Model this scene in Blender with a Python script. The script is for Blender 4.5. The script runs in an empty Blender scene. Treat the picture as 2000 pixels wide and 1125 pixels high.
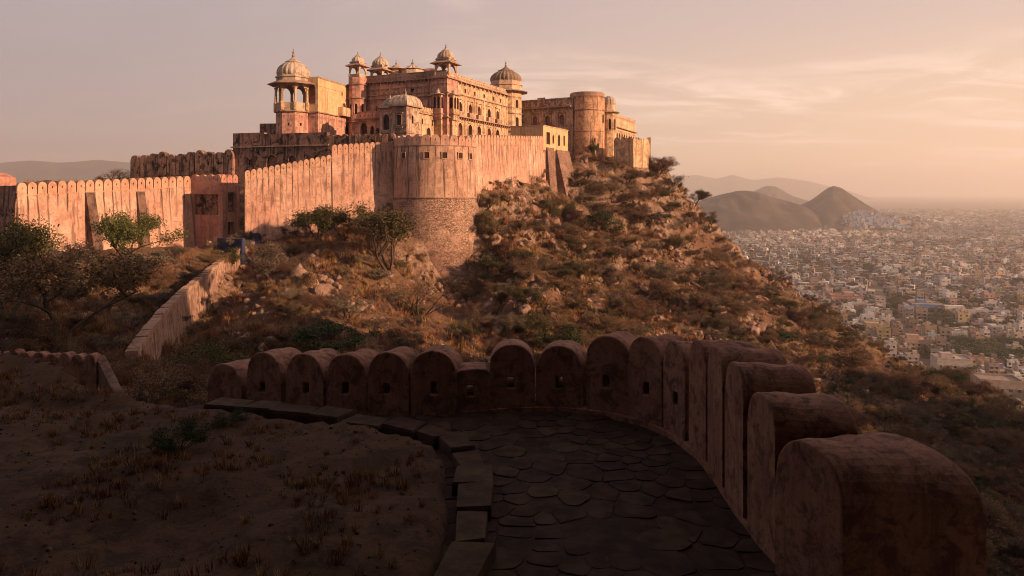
import bpy, bmesh, math, random
import numpy as np
from mathutils import Vector, noise
from mathutils.geometry import tessellate_polygon

random.seed(7)
RNG = np.random.default_rng(11)
sc = bpy.context.scene
COL = sc.collection
PI = math.pi

# ------------------------------------------------------------------ camera
F, H = 1400.0, 375.0            # focal length and horizon in photo pixels (2000 wide)
cam = bpy.data.cameras.new('camera')
cam.sensor_width = 36.0
cam.lens = F / 2000 * 36
cam.shift_y = -(562.5 - H) / 2000
cam.clip_start = 0.1
cam.clip_end = 60000
camo = bpy.data.objects.new('camera', cam)
camo.location = (0, 0, 0)
camo.rotation_euler = (PI / 2, 0, 0)
COL.objects.link(camo)
sc.camera = camo

# ------------------------------------------------------------------ light
SUN_AZ = Vector((0.921, -0.390))
SUN_EL = math.radians(16)
SUN = Vector((SUN_AZ.x * math.cos(SUN_EL), SUN_AZ.y * math.cos(SUN_EL), math.sin(SUN_EL))).normalized()
sl = bpy.data.lights.new('sun', 'SUN')
sl.energy = 5.0
sl.angle = math.radians(0.6)
sl.color = (1.0, 0.60, 0.345)
slo = bpy.data.objects.new('sun', sl)
slo.rotation_euler = SUN.to_track_quat('Z', 'Y').to_euler()
slo.location = SUN * 200
COL.objects.link(slo)

sc.view_settings.view_transform = 'Standard'
sc.view_settings.look = 'None'
sc.view_settings.exposure = 0.72
sc.view_settings.gamma = 1.0
sc.view_settings.use_curve_mapping = False
sc.cycles.use_denoising = True
sc.cycles.volume_bounces = 1
sc.cycles.pixel_filter_type = 'BLACKMAN_HARRIS'
sc.cycles.filter_width = 1.0
sc.cycles.max_bounces = 5
sc.cycles.diffuse_bounces = 3
sc.cycles.transparent_max_bounces = 8
sc.cycles.use_adaptive_sampling = True
sc.cycles.adaptive_threshold = 0.02

# ------------------------------------------------------------------ node helpers
class NT:
    def __init__(s, tree):
        s.t = tree
    def n(s, typ, **kw):
        nd = s.t.nodes.new(typ)
        for k, v in kw.items():
            setattr(nd, k, v)
        return nd
    def put(s, sock, val):
        if isinstance(val, bpy.types.NodeSocket):
            s.t.links.new(val, sock)
        elif val is not None:
            if hasattr(sock, 'default_value'):
                dv = sock.default_value
                if hasattr(dv, '__len__') and not hasattr(val, '__len__'):
                    val = [val] * len(dv)
                elif hasattr(dv, '__len__') and len(dv) == 4 and len(val) == 3:
                    val = (*val, 1)
                sock.default_value = val
    def math(s, op, a, b=None, c=None, clamp=False):
        nd = s.n('ShaderNodeMath', operation=op)
        nd.use_clamp = clamp
        s.put(nd.inputs[0], a)
        if b is not None: s.put(nd.inputs[1], b)
        if c is not None: s.put(nd.inputs[2], c)
        return nd.outputs[0]
    def vmath(s, op, a, b=None, out=0):
        nd = s.n('ShaderNodeVectorMath', operation=op)
        s.put(nd.inputs[0], a)
        if b is not None:
            s.put(nd.inputs[3 if op == 'SCALE' else 1], b)
        return nd.outputs[out]
    def mix(s, fac, a, b, mode='MIX'):
        nd = s.n('ShaderNodeMix', data_type='RGBA', blend_type=mode)
        s.put(nd.inputs[0], fac); s.put(nd.inputs[6], a); s.put(nd.inputs[7], b)
        return nd.outputs[2]
    def ss(s, val, lo, hi, a=0.0, b=1.0):
        nd = s.n('ShaderNodeMapRange', interpolation_type='SMOOTHSTEP')
        s.put(nd.inputs[0], val)
        for i, x in enumerate((lo, hi, a, b)): nd.inputs[i + 1].default_value = x
        return nd.outputs[0]
    def noise(s, vec, scale, detail=4, rough=0.55, dist=0.0):
        nd = s.n('ShaderNodeTexNoise')
        s.put(nd.inputs['Vector'], vec)
        nd.inputs['Scale'].default_value = scale
        nd.inputs['Detail'].default_value = detail
        nd.inputs['Roughness'].default_value = rough
        nd.inputs['Distortion'].default_value = dist
        return nd.outputs[0]
    def vor(s, vec, scale, feat='F1', rnd=1.0):
        nd = s.n('ShaderNodeTexVoronoi', feature=feat)
        s.put(nd.inputs['Vector'], vec)
        nd.inputs['Scale'].default_value = scale
        nd.inputs['Randomness'].default_value = rnd
        return nd

# ------------------------------------------------------------------ world sky
world = bpy.data.worlds.new('World')
sc.world = world
world.use_nodes = True
world.node_tree.nodes.clear()
w = NT(world.node_tree)
sky = w.n('ShaderNodeTexSky', sky_type='NISHITA')
sky.sun_disc = False
sky.sun_elevation = SUN_EL
sky.sun_rotation = math.atan2(SUN_AZ.x, SUN_AZ.y)
sky.dust_density = 6.0
sky.air_density = 1.2
d = w.n('ShaderNodeTexCoord').outputs['Generated']
sep = w.n('ShaderNodeSeparateXYZ'); w.put(sep.inputs[0], d)
GLOW = Vector((0.80, 0.60, 0.0))
az = w.vmath('DOT_PRODUCT', d, tuple(GLOW), out=1)
azf = w.ss(az, 0.0, 1.08)
el = w.math('MAXIMUM', sep.outputs[2], 0.0)
hor = w.mix(azf, (0.235, 0.172, 0.160), (0.73, 0.475, 0.275))
low = w.mix(azf, (0.258, 0.207, 0.206), (0.60, 0.41, 0.285))
mid = w.mix(azf, (0.255, 0.216, 0.226), (0.42, 0.315, 0.285))
zen = (0.23, 0.19, 0.20)
s1 = w.mix(w.ss(el, 0.0, 0.09), hor, low)
s2 = w.mix(w.ss(el, 0.07, 0.27), s1, mid)
s3 = w.mix(w.ss(el, 0.25, 0.9), s2, zen)
# thin high cloud, laid out on a plane above the place
pl = w.vmath('DIVIDE', d, None)
cmb = w.n('ShaderNodeCombineXYZ')
elc = w.math('ADD', el, 0.10)
for i in (0, 1, 2): w.put(cmb.inputs[i], elc)
w.put(pl.node.inputs[1], cmb.outputs[0])
mp = w.n('ShaderNodeMapping'); w.put(mp.inputs[0], pl)
mp.inputs['Rotation'].default_value = (0, 0, math.radians(-24))
mp.inputs['Scale'].default_value = (0.75, 1.25, 0.0)
c1 = w.noise(mp.outputs[0], 1.25, 11, 0.62, 1.1)
c2 = w.noise(mp.outputs[0], 0.5, 3, 0.5)
cf = w.math('MULTIPLY', w.ss(c1, 0.42, 0.64), w.ss(c2, 0.38, 0.56))
cf = w.math('MULTIPLY', cf, w.math('ADD', w.math('MULTIPLY', w.math('POWER', azf, 1.9), 1.0), 0.03), clamp=True)
s4 = w.mix(cf, s3, (0.74, 0.53, 0.43))
s5 = w.mix(0.94, w.vmath('SCALE', sky.outputs[0], 0.10), s4)
bg = w.n('ShaderNodeBackground')
w.put(bg.inputs[0], w.vmath('SCALE', s5, 10.6))
bg.inputs[1].default_value = 0.1
wo = w.n('ShaderNodeOutputWorld')
world.node_tree.links.new(bg.outputs[0], wo.inputs[0])

# ------------------------------------------------------------------ materials
def new_mat(name):
    m = bpy.data.materials.new(name); m.use_nodes = True
    m.node_tree.nodes.clear()
    t = NT(m.node_tree)
    out = t.n('ShaderNodeOutputMaterial')
    b = t.n('ShaderNodeBsdfPrincipled')
    b.inputs['Specular IOR Level'].default_value = 0.15
    m.node_tree.links.new(b.outputs[0], out.inputs[0])
    return m, t, b

def pos(t):
    return t.n('ShaderNodeNewGeometry').outputs['Position']

def scaled(t, v, s):
    mp = t.n('ShaderNodeMapping'); t.put(mp.inputs[0], v); mp.inputs['Scale'].default_value = s
    return mp.outputs[0]

def plaster(name, c1, c2, stain=(0.045, 0.03, 0.025), amt=0.6, streak=0.5, sc_=1.0, drip=False, patch=0.5,
            rough=0.92, bump=0.35, masonry=0.0, bands=None):
    """weathered lime plaster: two tints, black lichen patches, rain streaks, optional drip stains below merlon gaps"""
    m, t, b = new_mat(name)
    p = pos(t)
    big = t.noise(p, 0.22 * sc_, 4)
    med = t.noise(p, 1.3 * sc_, 7, 0.65)
    fine = t.noise(p, 7.0 * sc_, 6, 0.7)
    col = t.mix(t.ss(big, 0.35, 0.65), c1, c2)
    col = t.mix(t.math('MULTIPLY', t.ss(fine, 0.3, 0.8), 0.45), col, tuple(x * 1.25 for x in c2))
    col = t.mix(t.math('MULTIPLY', t.ss(med, 0.5, 0.72), 0.5), col, tuple(x * 0.62 for x in c1))
    st = t.noise(scaled(t, p, (1.3 * sc_, 1.3 * sc_, 0.11 * sc_)), 1.3, 6, 0.66)
    pt = t.noise(p, 0.75 * sc_, 9, 0.72, 0.6)
    pf = t.math('MULTIPLY', t.ss(pt, 0.47, 0.61), patch)
    sf = t.math('MULTIPLY', t.ss(st, 0.48, 0.64), streak)
    stf = t.math('MAXIMUM', pf, sf)
    speck = t.math('MULTIPLY', t.ss(t.noise(p, 2.6 * sc_, 7, 0.78), 0.52, 0.63), 0.6 * amt)
    stf = t.math('MAXIMUM', stf, speck)
    if drip:
        uv = t.n('ShaderNodeUVMap').outputs[0]
        su = t.n('ShaderNodeSeparateXYZ'); t.put(su.inputs[0], uv)
        wob = t.math('MULTIPLY', t.math('SUBTRACT', t.noise(scaled(t, p, (1, 1, .5)), 0.9, 3), 0.5), 0.28)
        fr = t.math('ABSOLUTE', t.math('SUBTRACT', t.math('FRACT', t.math('ADD', t.math('ADD', su.outputs[0], wob), 0.5)), 0.5))
        line = t.ss(fr, 0.16, 0.02)
        ln = t.noise(scaled(t, p, (1.0, 1.0, 0.18)), 0.8, 4)
        fade = t.math('MULTIPLY', t.ss(su.outputs[1], 9.0, 0.0), t.ss(ln, 0.30, 0.62))
        stf = t.math('MAXIMUM', stf, t.math('MULTIPLY', t.math('MULTIPLY', line, fade), 1.15, clamp=True))
    col = t.mix(t.math('MULTIPLY', stf, amt), col, stain)
    if bands:   # grime washed down from ledges
        sz_ = t.n('ShaderNodeSeparateXYZ'); t.put(sz_.inputs[0], p)
        gn = t.ss(t.noise(scaled(t, p, (1.0, 1.0, 0.22)), 1.5, 6, 0.7), 0.36, 0.60)
        for zb, ln in bands:
            g1 = t.math('MULTIPLY', t.ss(sz_.outputs[2], zb - ln, zb), t.math('LESS_THAN', sz_.outputs[2], zb + .02))
            stf = t.math('MAXIMUM', stf, t.math('MULTIPLY', g1, gn))
        col = t.mix(t.math('MULTIPLY', stf, amt), col, stain)
    hgt = t.math('ADD', t.math('MULTIPLY', med, 0.6), t.math('MULTIPLY', fine, 0.4))
    if masonry > 0:
        pm = scaled(t, p, (1.5, 1.5, 2.6))
        ve = t.vor(pm, masonry, 'DISTANCE_TO_EDGE')
        vc = t.vor(pm, masonry, 'F1')
        joint = t.ss(ve.outputs['Distance'], 0.10, 0.02)
        lose = t.ss(t.noise(p, 0.5, 5), 0.32, 0.50)
        jm = t.math('MULTIPLY', joint, lose)
        hs = t.n('ShaderNodeSeparateXYZ'); t.put(hs.inputs[0], vc.outputs['Color'])
        col = t.mix(t.math('MULTIPLY', lose, 0.6), col, t.mix(hs.outputs[0], tuple(x * .55 for x in c1), tuple(x * 1.05 for x in c2)))
        col = t.mix(t.math('MULTIPLY', jm, 0.75), col, stain)
        hgt = t.math('SUBTRACT', hgt, t.math('MULTIPLY', jm, 1.5))
    bp = t.n('ShaderNodeBump'); bp.inputs['Strength'].default_value = bump
    bp.inputs['Distance'].default_value = 0.12 / sc_
    t.put(bp.inputs['Height'], hgt)
    t.put(b.inputs['Normal'], bp.outputs[0])
    t.put(b.inputs['Base Color'], col)
    b.inputs['Roughness'].default_value = rough
    return m

def simple(name, c, rough=0.9, var=0.3, scale=2.0, bump=0.0, rnd=0.0, spec=0.15):
    m, t, b = new_mat(name)
    p = pos(t)
    nz = t.noise(p, scale, 5, 0.6)
    f = t.ss(nz, 0.3, 0.7)
    col = t.mix(f, tuple(x * (1 - var) for x in c), tuple(x * (1 + var) for x in c))
    if rnd > 0:
        oi = t.n('ShaderNodeObjectInfo').outputs['Random']
        hs = t.n('ShaderNodeHueSaturation')
        t.put(hs.inputs['Hue'], t.math('ADD', t.math('MULTIPLY', oi, 0.04 * rnd), 0.5 - 0.02 * rnd))
        t.put(hs.inputs['Value'], t.math('ADD', t.math('MULTIPLY', oi, 0.6 * rnd), 1 - 0.3 * rnd))
        t.put(hs.inputs['Color'], col)
        col = hs.outputs[0]
    t.put(b.inputs['Base Color'], col)
    b.inputs['Roughness'].default_value = rough
    b.inputs['Specular IOR Level'].default_value = spec
    if bump:
        bp = t.n('ShaderNodeBump'); bp.inputs['Strength'].default_value = bump
        bp.inputs['Distance'].default_value = 0.05
        t.put(bp.inputs['Height'], nz); t.put(b.inputs['Normal'], bp.outputs[0])
    return m

def leafy(name, a, bcol, trans=0.25):
    """leaf and twig colour: varies from clump to clump and from plant to plant"""
    m, t, b = new_mat(name)
    p = pos(t)
    nz = t.noise(p, 1.4, 4, 0.6)
    col = t.mix(t.ss(nz, 0.32, 0.68), a, bcol)
    oi = t.n('ShaderNodeObjectInfo').outputs['Random']
    hs = t.n('ShaderNodeHueSaturation')
    t.put(hs.inputs['Hue'], t.math('ADD', t.math('MULTIPLY', oi, 0.05), 0.475))
    t.put(hs.inputs['Value'], t.math('ADD', t.math('MULTIPLY', oi, 0.5), 0.75))
    t.put(hs.inputs['Color'], col)
    t.put(b.inputs['Base Color'], hs.outputs[0])
    b.inputs['Roughness'].default_value = 0.8
    b.inputs['Specular IOR Level'].default_value = 0.1
    return m

M = {}
M['wall_lit'] = plaster('wall_plaster', (0.48, 0.25, 0.182), (0.60, 0.365, 0.272), amt=0.92, streak=0.7, drip=True, patch=0.38)
M['wall_tower'] = plaster('tower_plaster', (0.43, 0.24, 0.175), (0.54, 0.34, 0.245), amt=0.92, streak=0.85, drip=True, patch=0.45)
M['masonry'] = plaster('rubble_masonry', (0.36, 0.205, 0.15), (0.53, 0.34, 0.25), amt=0.7, streak=0.3, patch=0.4, masonry=1.7, bump=0.8)
M['footing'] = plaster('rubble_footing', (0.27, 0.15, 0.11), (0.36, 0.22, 0.17), amt=0.6, streak=0.2, patch=0.4, masonry=1.6, bump=0.7)
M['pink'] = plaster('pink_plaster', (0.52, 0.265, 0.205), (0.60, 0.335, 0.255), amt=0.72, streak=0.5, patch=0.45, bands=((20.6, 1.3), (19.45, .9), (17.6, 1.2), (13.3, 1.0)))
M['wall_merlon'] = plaster('merlon_plaster', (0.46, 0.24, 0.165), (0.58, 0.35, 0.245), amt=0.75, streak=0.3, patch=0.5)
M['tower_merlon'] = plaster('tower_merlon_plaster', (0.42, 0.225, 0.165), (0.52, 0.32, 0.235), amt=0.75, streak=0.35, patch=0.5)
M['gate_pink'] = plaster('gate_plaster', (0.41, 0.185, 0.14), (0.50, 0.26, 0.19), amt=0.8, streak=0.5, patch=0.5)
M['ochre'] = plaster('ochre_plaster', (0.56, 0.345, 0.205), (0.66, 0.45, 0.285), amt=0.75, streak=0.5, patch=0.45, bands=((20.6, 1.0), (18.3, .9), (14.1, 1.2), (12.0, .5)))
M['yellow'] = plaster('yellow_plaster', (0.55, 0.345, 0.185), (0.64, 0.43, 0.255), amt=0.65, streak=0.5, patch=0.4)
M['grey_range'] = plaster('weathered_plaster', (0.45, 0.29, 0.21), (0.56, 0.385, 0.285), amt=0.8, streak=0.55, patch=0.6, bands=((20.2, 1.2), (18.4, 1.2), (14.5, .9)))
M['old_wall'] = plaster('old_wall_plaster', (0.27, 0.155, 0.115), (0.40, 0.25, 0.185), amt=0.9, streak=0.8, patch=0.8)
M['round_ochre'] = plaster('round_tower_plaster', (0.53, 0.285, 0.17), (0.60, 0.355, 0.22), amt=0.85, streak=0.6, patch=0.35, bands=((20.7, 1.3), (17.6, .5)))
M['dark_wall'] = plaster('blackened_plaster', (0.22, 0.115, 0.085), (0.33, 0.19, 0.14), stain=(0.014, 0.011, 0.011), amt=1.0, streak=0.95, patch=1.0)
M['dome'] = plaster('dome_plaster', (0.38, 0.285, 0.22), (0.50, 0.39, 0.305), stain=(0.06, 0.042, 0.035), amt=0.75, streak=0.8, patch=0.7, sc_=1.3)
M['dome_dark'] = plaster('dark_dome_plaster', (0.25, 0.17, 0.125), (0.34, 0.245, 0.185), stain=(0.05, 0.035, 0.03), amt=0.7, streak=0.6, patch=0.5)
M['trim'] = plaster('trim_stone', (0.48, 0.32, 0.22), (0.58, 0.41, 0.29), amt=0.75, streak=0.4, patch=0.6)
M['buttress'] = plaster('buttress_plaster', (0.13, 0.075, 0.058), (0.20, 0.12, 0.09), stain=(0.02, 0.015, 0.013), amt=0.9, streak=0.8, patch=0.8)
M['cornice'] = plaster('cornice_stone', (0.30, 0.18, 0.13), (0.42, 0.27, 0.20), amt=0.85, streak=0.3, patch=0.6)
M['void'] = simple('dark_interior', (0.05, 0.026, 0.02), var=0.2)
M['inner'] = simple('inner_wall', (0.24, 0.12, 0.085), var=0.35, scale=1.2)
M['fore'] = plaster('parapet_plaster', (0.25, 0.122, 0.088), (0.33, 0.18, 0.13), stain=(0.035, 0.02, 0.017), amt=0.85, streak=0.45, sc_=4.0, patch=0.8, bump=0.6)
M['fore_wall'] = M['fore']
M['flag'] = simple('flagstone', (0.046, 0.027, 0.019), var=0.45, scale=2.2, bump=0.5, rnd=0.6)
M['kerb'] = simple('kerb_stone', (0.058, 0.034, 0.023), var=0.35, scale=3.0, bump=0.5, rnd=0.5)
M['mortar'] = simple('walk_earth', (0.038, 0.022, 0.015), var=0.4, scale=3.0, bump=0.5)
M['blue'] = plaster('blue_limewash', (0.022, 0.025, 0.062), (0.045, 0.050, 0.105), stain=(0.05, 0.05, 0.08), amt=0.5, streak=0.5, patch=0.4)
M['bark'] = simple('bark', (0.075, 0.05, 0.038), var=0.4, scale=6.0)
M['bark_pale'] = simple('dry_bark', (0.15, 0.105, 0.08), var=0.4, scale=6.0)
M['leaf_olive'] = leafy('olive_leaves', (0.055, 0.045, 0.022), (0.115, 0.088, 0.042))
M['leaf_green'] = leafy('green_leaves', (0.045, 0.052, 0.018), (0.105, 0.100, 0.034))
M['leaf_dark'] = leafy('dark_green_leaves', (0.030, 0.040, 0.018), (0.065, 0.075, 0.030))
M['leaf_brown'] = leafy('dry_brown_twigs', (0.105, 0.060, 0.038), (0.19, 0.115, 0.070))
M['leaf_grey'] = leafy('grey_twigs', (0.095, 0.070, 0.050), (0.17, 0.13, 0.095))
M['grass'] = leafy('dry_grass', (0.155, 0.072, 0.034), (0.28, 0.155, 0.075))
M['rock'] = plaster('hill_rock', (0.21, 0.125, 0.092), (0.33, 0.215, 0.165), stain=(0.06, 0.04, 0.03), amt=0.6, streak=0.1, patch=0.6, sc_=1.5, bump=0.8)
M['skin'] = simple('dark_clothes', (0.05, 0.04, 0.04))
M['skin_tone'] = simple('skin', (0.20, 0.10, 0.07))

def hill_mat():
    m, t, b = new_mat('hill_ground')
    g = t.n('ShaderNodeNewGeometry'); p = g.outputs['Position']
    n1 = t.noise(p, 0.06, 5, 0.6)
    n2 = t.noise(p, 0.45, 7, 0.68)
    n3 = t.noise(p, 2.6, 7, 0.7)
    soil = t.mix(t.ss(n2, 0.35, 0.66), (0.095, 0.050, 0.033), (0.20, 0.105, 0.062))
    straw = t.mix(t.ss(n3, 0.3, 0.7), (0.13, 0.075, 0.040), (0.24, 0.145, 0.078))
    col = t.mix(t.math('MULTIPLY', t.ss(n1, 0.45, 0.62), 0.8), soil, straw)
    rock = t.mix(t.ss(n3, 0.35, 0.65), (0.17, 0.105, 0.075), (0.36, 0.245, 0.18))
    ns = t.n('ShaderNodeSeparateXYZ'); t.put(ns.inputs[0], g.outputs['Normal'])
    steep = t.ss(t.math('ADD', ns.outputs[2], t.math('MULTIPLY', t.math('SUBTRACT', n2, 0.5), 0.9)), 0.80, 0.52)
    col = t.mix(steep, col, rock)
    sp = t.ss(t.noise(p, 3.0, 8, 0.8), 0.50, 0.60)
    col = t.mix(t.math('MULTIPLY', sp, 0.75), col, (0.045, 0.032, 0.02))
    t.put(b.inputs['Base Color'], col); b.inputs['Roughness'].default_value = 0.95
    bp = t.n('ShaderNodeBump'); bp.inputs['Strength'].default_value = 0.9; bp.inputs['Distance'].default_value = 0.5
    t.put(bp.inputs['Height'], t.math('ADD', n2, t.math('MULTIPLY', n3, 0.5)))
    t.put(b.inputs['Normal'], bp.outputs[0])
    return m
M['hill'] = hill_mat()
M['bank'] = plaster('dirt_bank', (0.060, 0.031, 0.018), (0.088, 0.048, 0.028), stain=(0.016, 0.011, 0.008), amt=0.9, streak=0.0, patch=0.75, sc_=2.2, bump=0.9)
M['pebble'] = simple('pebble', (0.085, 0.055, 0.042), var=.4, rnd=.8)
M['plain'] = simple('plain_earth', (0.17, 0.125, 0.095), var=0.35, scale=0.02)
M['far_hill'] = simple('far_hill_scrub', (0.052, 0.036, 0.029), var=0.6, scale=0.014, bump=0.5)

# ------------------------------------------------------------------ mesh helpers
def X(px, Y): return (px - 1000.0) / F * Y
def Z(py, Y): return (H - py) / F * Y
def P(px, py, Y): return Vector((X(px, Y), Y, Z(py, Y)))
def V2(px, Y): return Vector((X(px, Y), Y))

class MB:
    def __init__(s):
        s.v, s.f, s.uv = [], [], {}
    def add(s, vs, fs):
        o = len(s.v)
        s.v += [tuple(x) for x in vs]
        s.f += [tuple(i + o for i in f) for f in fs]
        return o
    def box(s, O, U, V, W):
        """O corner, three edge vectors"""
        O, U, V, W = Vector(O), Vector(U), Vector(V), Vector(W)
        s.add([O, O + U, O + U + V, O + V, O + W, O + U + W, O + U + V + W, O + V + W],
              [(3, 2, 1, 0), (4, 5, 6, 7), (0, 1, 5, 4), (1, 2, 6, 5), (2, 3, 7, 6), (3, 0, 4, 7)])
    def prism(s, poly, z0, z1, poly1=None, cap=True):
        n = len(poly); poly1 = poly1 or poly
        vs = [(p[0], p[1], z0) for p in poly] + [(p[0], p[1], z1) for p in poly1]
        fs = [(i, (i + 1) % n, n + (i + 1) % n, n + i) for i in range(n)]
        if cap: fs += [tuple(range(n, 2 * n)), tuple(range(n - 1, -1, -1))]
        s.add(vs, fs)
    def lathe(s, prof, c, n, rib=0.0, nrib=0, sq=None, rot=0.0):
        """prof: (radius, z); rib modulates the radius round the axis"""
        vs, fs = [], []
        for r, z in prof:
            for k in range(n):
                a = 2 * PI * k / n + rot
                rr = r * (1 - rib * (0.5 + 0.5 * math.cos(nrib * a)) ** 3) if nrib else r
                vs.append((c[0] + rr * math.cos(a), c[1] + rr * math.sin(a), c[2] + z))
        m = len(prof)
        for j in range(m - 1):
            for k in range(n):
                fs.append((j * n + k, j * n + (k + 1) % n, (j + 1) * n + (k + 1) % n, (j + 1) * n + k))
        fs.append(tuple(range((m - 1) * n, m * n)))
        s.add(vs, fs)
    def tube(s, pts, rads, n=5):
        vs, fs = [], []
        for i, p in enumerate(pts):
            d = (pts[min(i + 1, len(pts) - 1)] - pts[max(i - 1, 0)])
            if d.length < 1e-6: d = Vector((0, 0, 1))
            d.normalize()
            a = d.cross(Vector((0.3, 0.9, 0.1))).normalized(); b2 = d.cross(a)
            for k in range(n):
                t = 2 * PI * k / n
                vs.append(p + (a * math.cos(t) + b2 * math.sin(t)) * rads[i])
        for i in range(len(pts) - 1):
            for k in range(n):
                fs.append((i * n + k, i * n + (k + 1) % n, (i + 1) * n + (k + 1) % n, (i + 1) * n + k))
        fs.append(tuple(range((len(pts) - 1) * n, len(pts) * n)))
        s.add(vs, fs)
    def mesh(s, name, mat, smooth=False, uvs=None):
        me = bpy.data.meshes.new(name)
        me.from_pydata(s.v, [], s.f)
        if mat: me.materials.append(mat)
        if uvs:
            l = me.uv_layers.new(name='UVMap')
            l.data.foreach_set('uv', [c for f in me.polygons for vi in f.vertices for c in uvs[vi]])
        if smooth: me.polygons.foreach_set('use_smooth', [True] * len(me.polygons))
        me.update()
        return me
    def build(s, name, mat, parent=None, smooth=False, uvs=None, kind=None, label=None):
        if not s.v: return None
        me = s.mesh(name, mat, smooth, uvs)
        return link(name, me, parent, kind, label)

def link(name, me, parent=None, kind=None, label=None):
    o = bpy.data.objects.new(name, me)
    COL.objects.link(o)
    if parent:
        o.parent = parent
        o.matrix_parent_inverse = parent.matrix_basis.inverted()
    if kind: o['kind'] = kind
    if label: o['label'] = label
    return o

def tag(o, label, cat, group=None, kind=None):
    o['label'] = label; o['category'] = cat
    if group: o['group'] = group
    if kind: o['kind'] = kind
    return o

def thing(name, label, cat, loc=(0, 0, 0), group=None, rz=0.0):
    o = bpy.data.objects.new(name, None)
    o.location = loc; o.rotation_euler = (0, 0, rz)
    o.empty_display_size = 0.5
    COL.objects.link(o)
    return tag(o, label, cat, group)

def child(name, me, parent, loc=(0, 0, 0), rz=0.0, scale=(1, 1, 1), label=None):
    """child placed in WORLD coordinates under an unrotated, unscaled parent"""
    o = bpy.data.objects.new(name, me)
    COL.objects.link(o)
    o.parent = parent
    o.matrix_parent_inverse = parent.matrix_basis.inverted()
    o.location = loc; o.rotation_euler = (0, 0, rz); o.scale = scale
    if label: o['label'] = label
    return o
# ------------------------------------------------------------------ terrain
CP = []
for a in [(-100, 520, 85), (60, 505, 88), (165, 500, 96), (270, 488, 102), (370, 470, 108), (440, 476, 103.5), (478, 478, 100),
          (0, 590, 66), (120, 560, 72), (250, 545, 76), (350, 520, 84), (420, 515, 88),
          (0, 660, 44), (120, 655, 46), (225, 655, 50), (245, 690, 45.5), 
          (320, 730, 42), (400, 735, 42), (430, 640, 60), (480, 580, 78), (520, 510, 95),
          (200, 715, 31), (60, 715, 30), (-200, 700, 35),
          (484, 540, 94), (452, 592, 87), (412, 646, 77), (378, 690, 66), (348, 722, 56), (318, 735, 47), (545, 462, 104.5), (620, 448, 107.5), (700, 425, 110.5), (765, 394, 109.5), (790, 430, 106), (820, 480, 103.5), (870, 540, 104), (938, 540, 105.5),
          (560, 530, 90), (640, 520, 92), (700, 515, 93), (760, 550, 90), (850, 575, 96), (925, 590, 97),
          (600, 620, 74), (700, 620, 76), (800, 640, 78), (900, 660, 82), (560, 690, 60), (700, 695, 62), (850, 695, 66), (950, 690, 70),
          (945, 385, 113), (1000, 374, 121), (1062, 360, 132), (1085, 365, 136), (1120, 398, 136), (1120, 308, 149), (1150, 302, 150.5),
          (1200, 318, 153), (1240, 340, 150), (1278, 374, 152), (1295, 335, 160),
          (960, 455, 110), (1050, 440, 118), (1150, 430, 130), (1230, 430, 138), (1320, 430, 146),
          (1000, 520, 102), (1100, 520, 108), (1200, 520, 118), (1300, 520, 128), (1400, 520, 139),
          (1000, 600, 88), (1150, 600, 94), (1300, 600, 104), (1450, 600, 117),
          (1050, 680, 72), (1200, 680, 76), (1350, 680, 84), (1500, 680, 96), (1600, 690, 108),
          (1340, 396, 158), (1385, 444, 154), (1430, 490, 150), (1500, 556, 146), (1600, 606, 142), (1700, 670, 132), (1800, 722, 122),
          (1900, 768, 112), (2000, 812, 104), (2150, 880, 94),
          (1700, 785, 84), (1600, 770, 78), (1800, 840, 76), (1950, 900, 72), (1750, 905, 58), (1900, 1005, 52), (2050, 1105, 46),
          (1700, 1000, 40), (1900, 1150, 36)]:
    CP.append(tuple(P(*a)))
CP += [(-8, 24.5, -10), (0, 24, -11), (6, 22, -12), (9, 14, -12), (9, 6, -11), (-14, 27, -9), (-22, 26, -8), (0, 40, -14), (-8, 40, -13), (10, 40, -16), (18, 10, -18), (24, -5, -21),
       (60, 190, -30), (90, 165, -52), (110, 140, -66), (118, 110, -70), (112, 80, -64), (96, 50, -56), (70, 20, -45), (165, 190, -98), (175, 120, -102), (165, 60, -102), (150, 10, -92),
       (40, 230, -15), (80, 260, -62), (0, 240, 5), (-50, 230, 5), (-110, 200, 0), (-110, 120, -2), (-130, 60, -10), (-100, 20, -15), (60, 330, -65), (140, 300, -104), (0, 340, -22), (-100, 300, -20),
       (-60, 126, 1), (-40, 127, 3), (-20, 134, 5), (-10, 140, 6), (0, 150, 7), (10, 165, 8), (22, 170, 8), (-20, 170, 6), (-60, 160, 2), (34, 178, 2), (-75, 105, -3)]
SW = [P(496, 474, 99.5), P(470, 486, 96), P(440, 505, 90), P(400, 539, 81), P(365, 568, 73), P(330, 602, 63), P(296, 645, 53), P(266, 690, 45)]
for i, p in enumerate(SW):   # the ground on both sides of the stepped wall
    a, b2 = SW[max(0, i - 1)], SW[min(7, i + 1)]
    n_ = Vector((-(b2.y - a.y), b2.x - a.x)).normalized()
    if n_.x < 0: n_ = -n_
    CP.append((p.x - n_.x * 3.0, p.y - n_.y * 3.0, p.z - (1.9 if i > 2 else .5))); CP.append((p.x + n_.x * 2.6, p.y + n_.y * 2.6, p.z - (4.2 if i > 2 else (.9, 1.8, 3.0)[i])))
CP = np.array(CP, float)
def tps_fit(xy, z, lam=2.0):
    n = len(xy)
    r2 = ((xy[:, None, :] - xy[None]) ** 2).sum(-1)
    K = np.where(r2 > 0, 0.5 * r2 * np.log(np.maximum(r2, 1e-9)), 0) + lam * np.eye(n)
    Pm = np.c_[np.ones(n), xy]
    A = np.zeros((n + 3, n + 3)); A[:n, :n] = K; A[:n, n:] = Pm; A[n:, :n] = Pm.T
    return np.linalg.solve(A, np.r_[z, 0, 0, 0])
TW = tps_fit(CP[:, :2], CP[:, 2])
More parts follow.
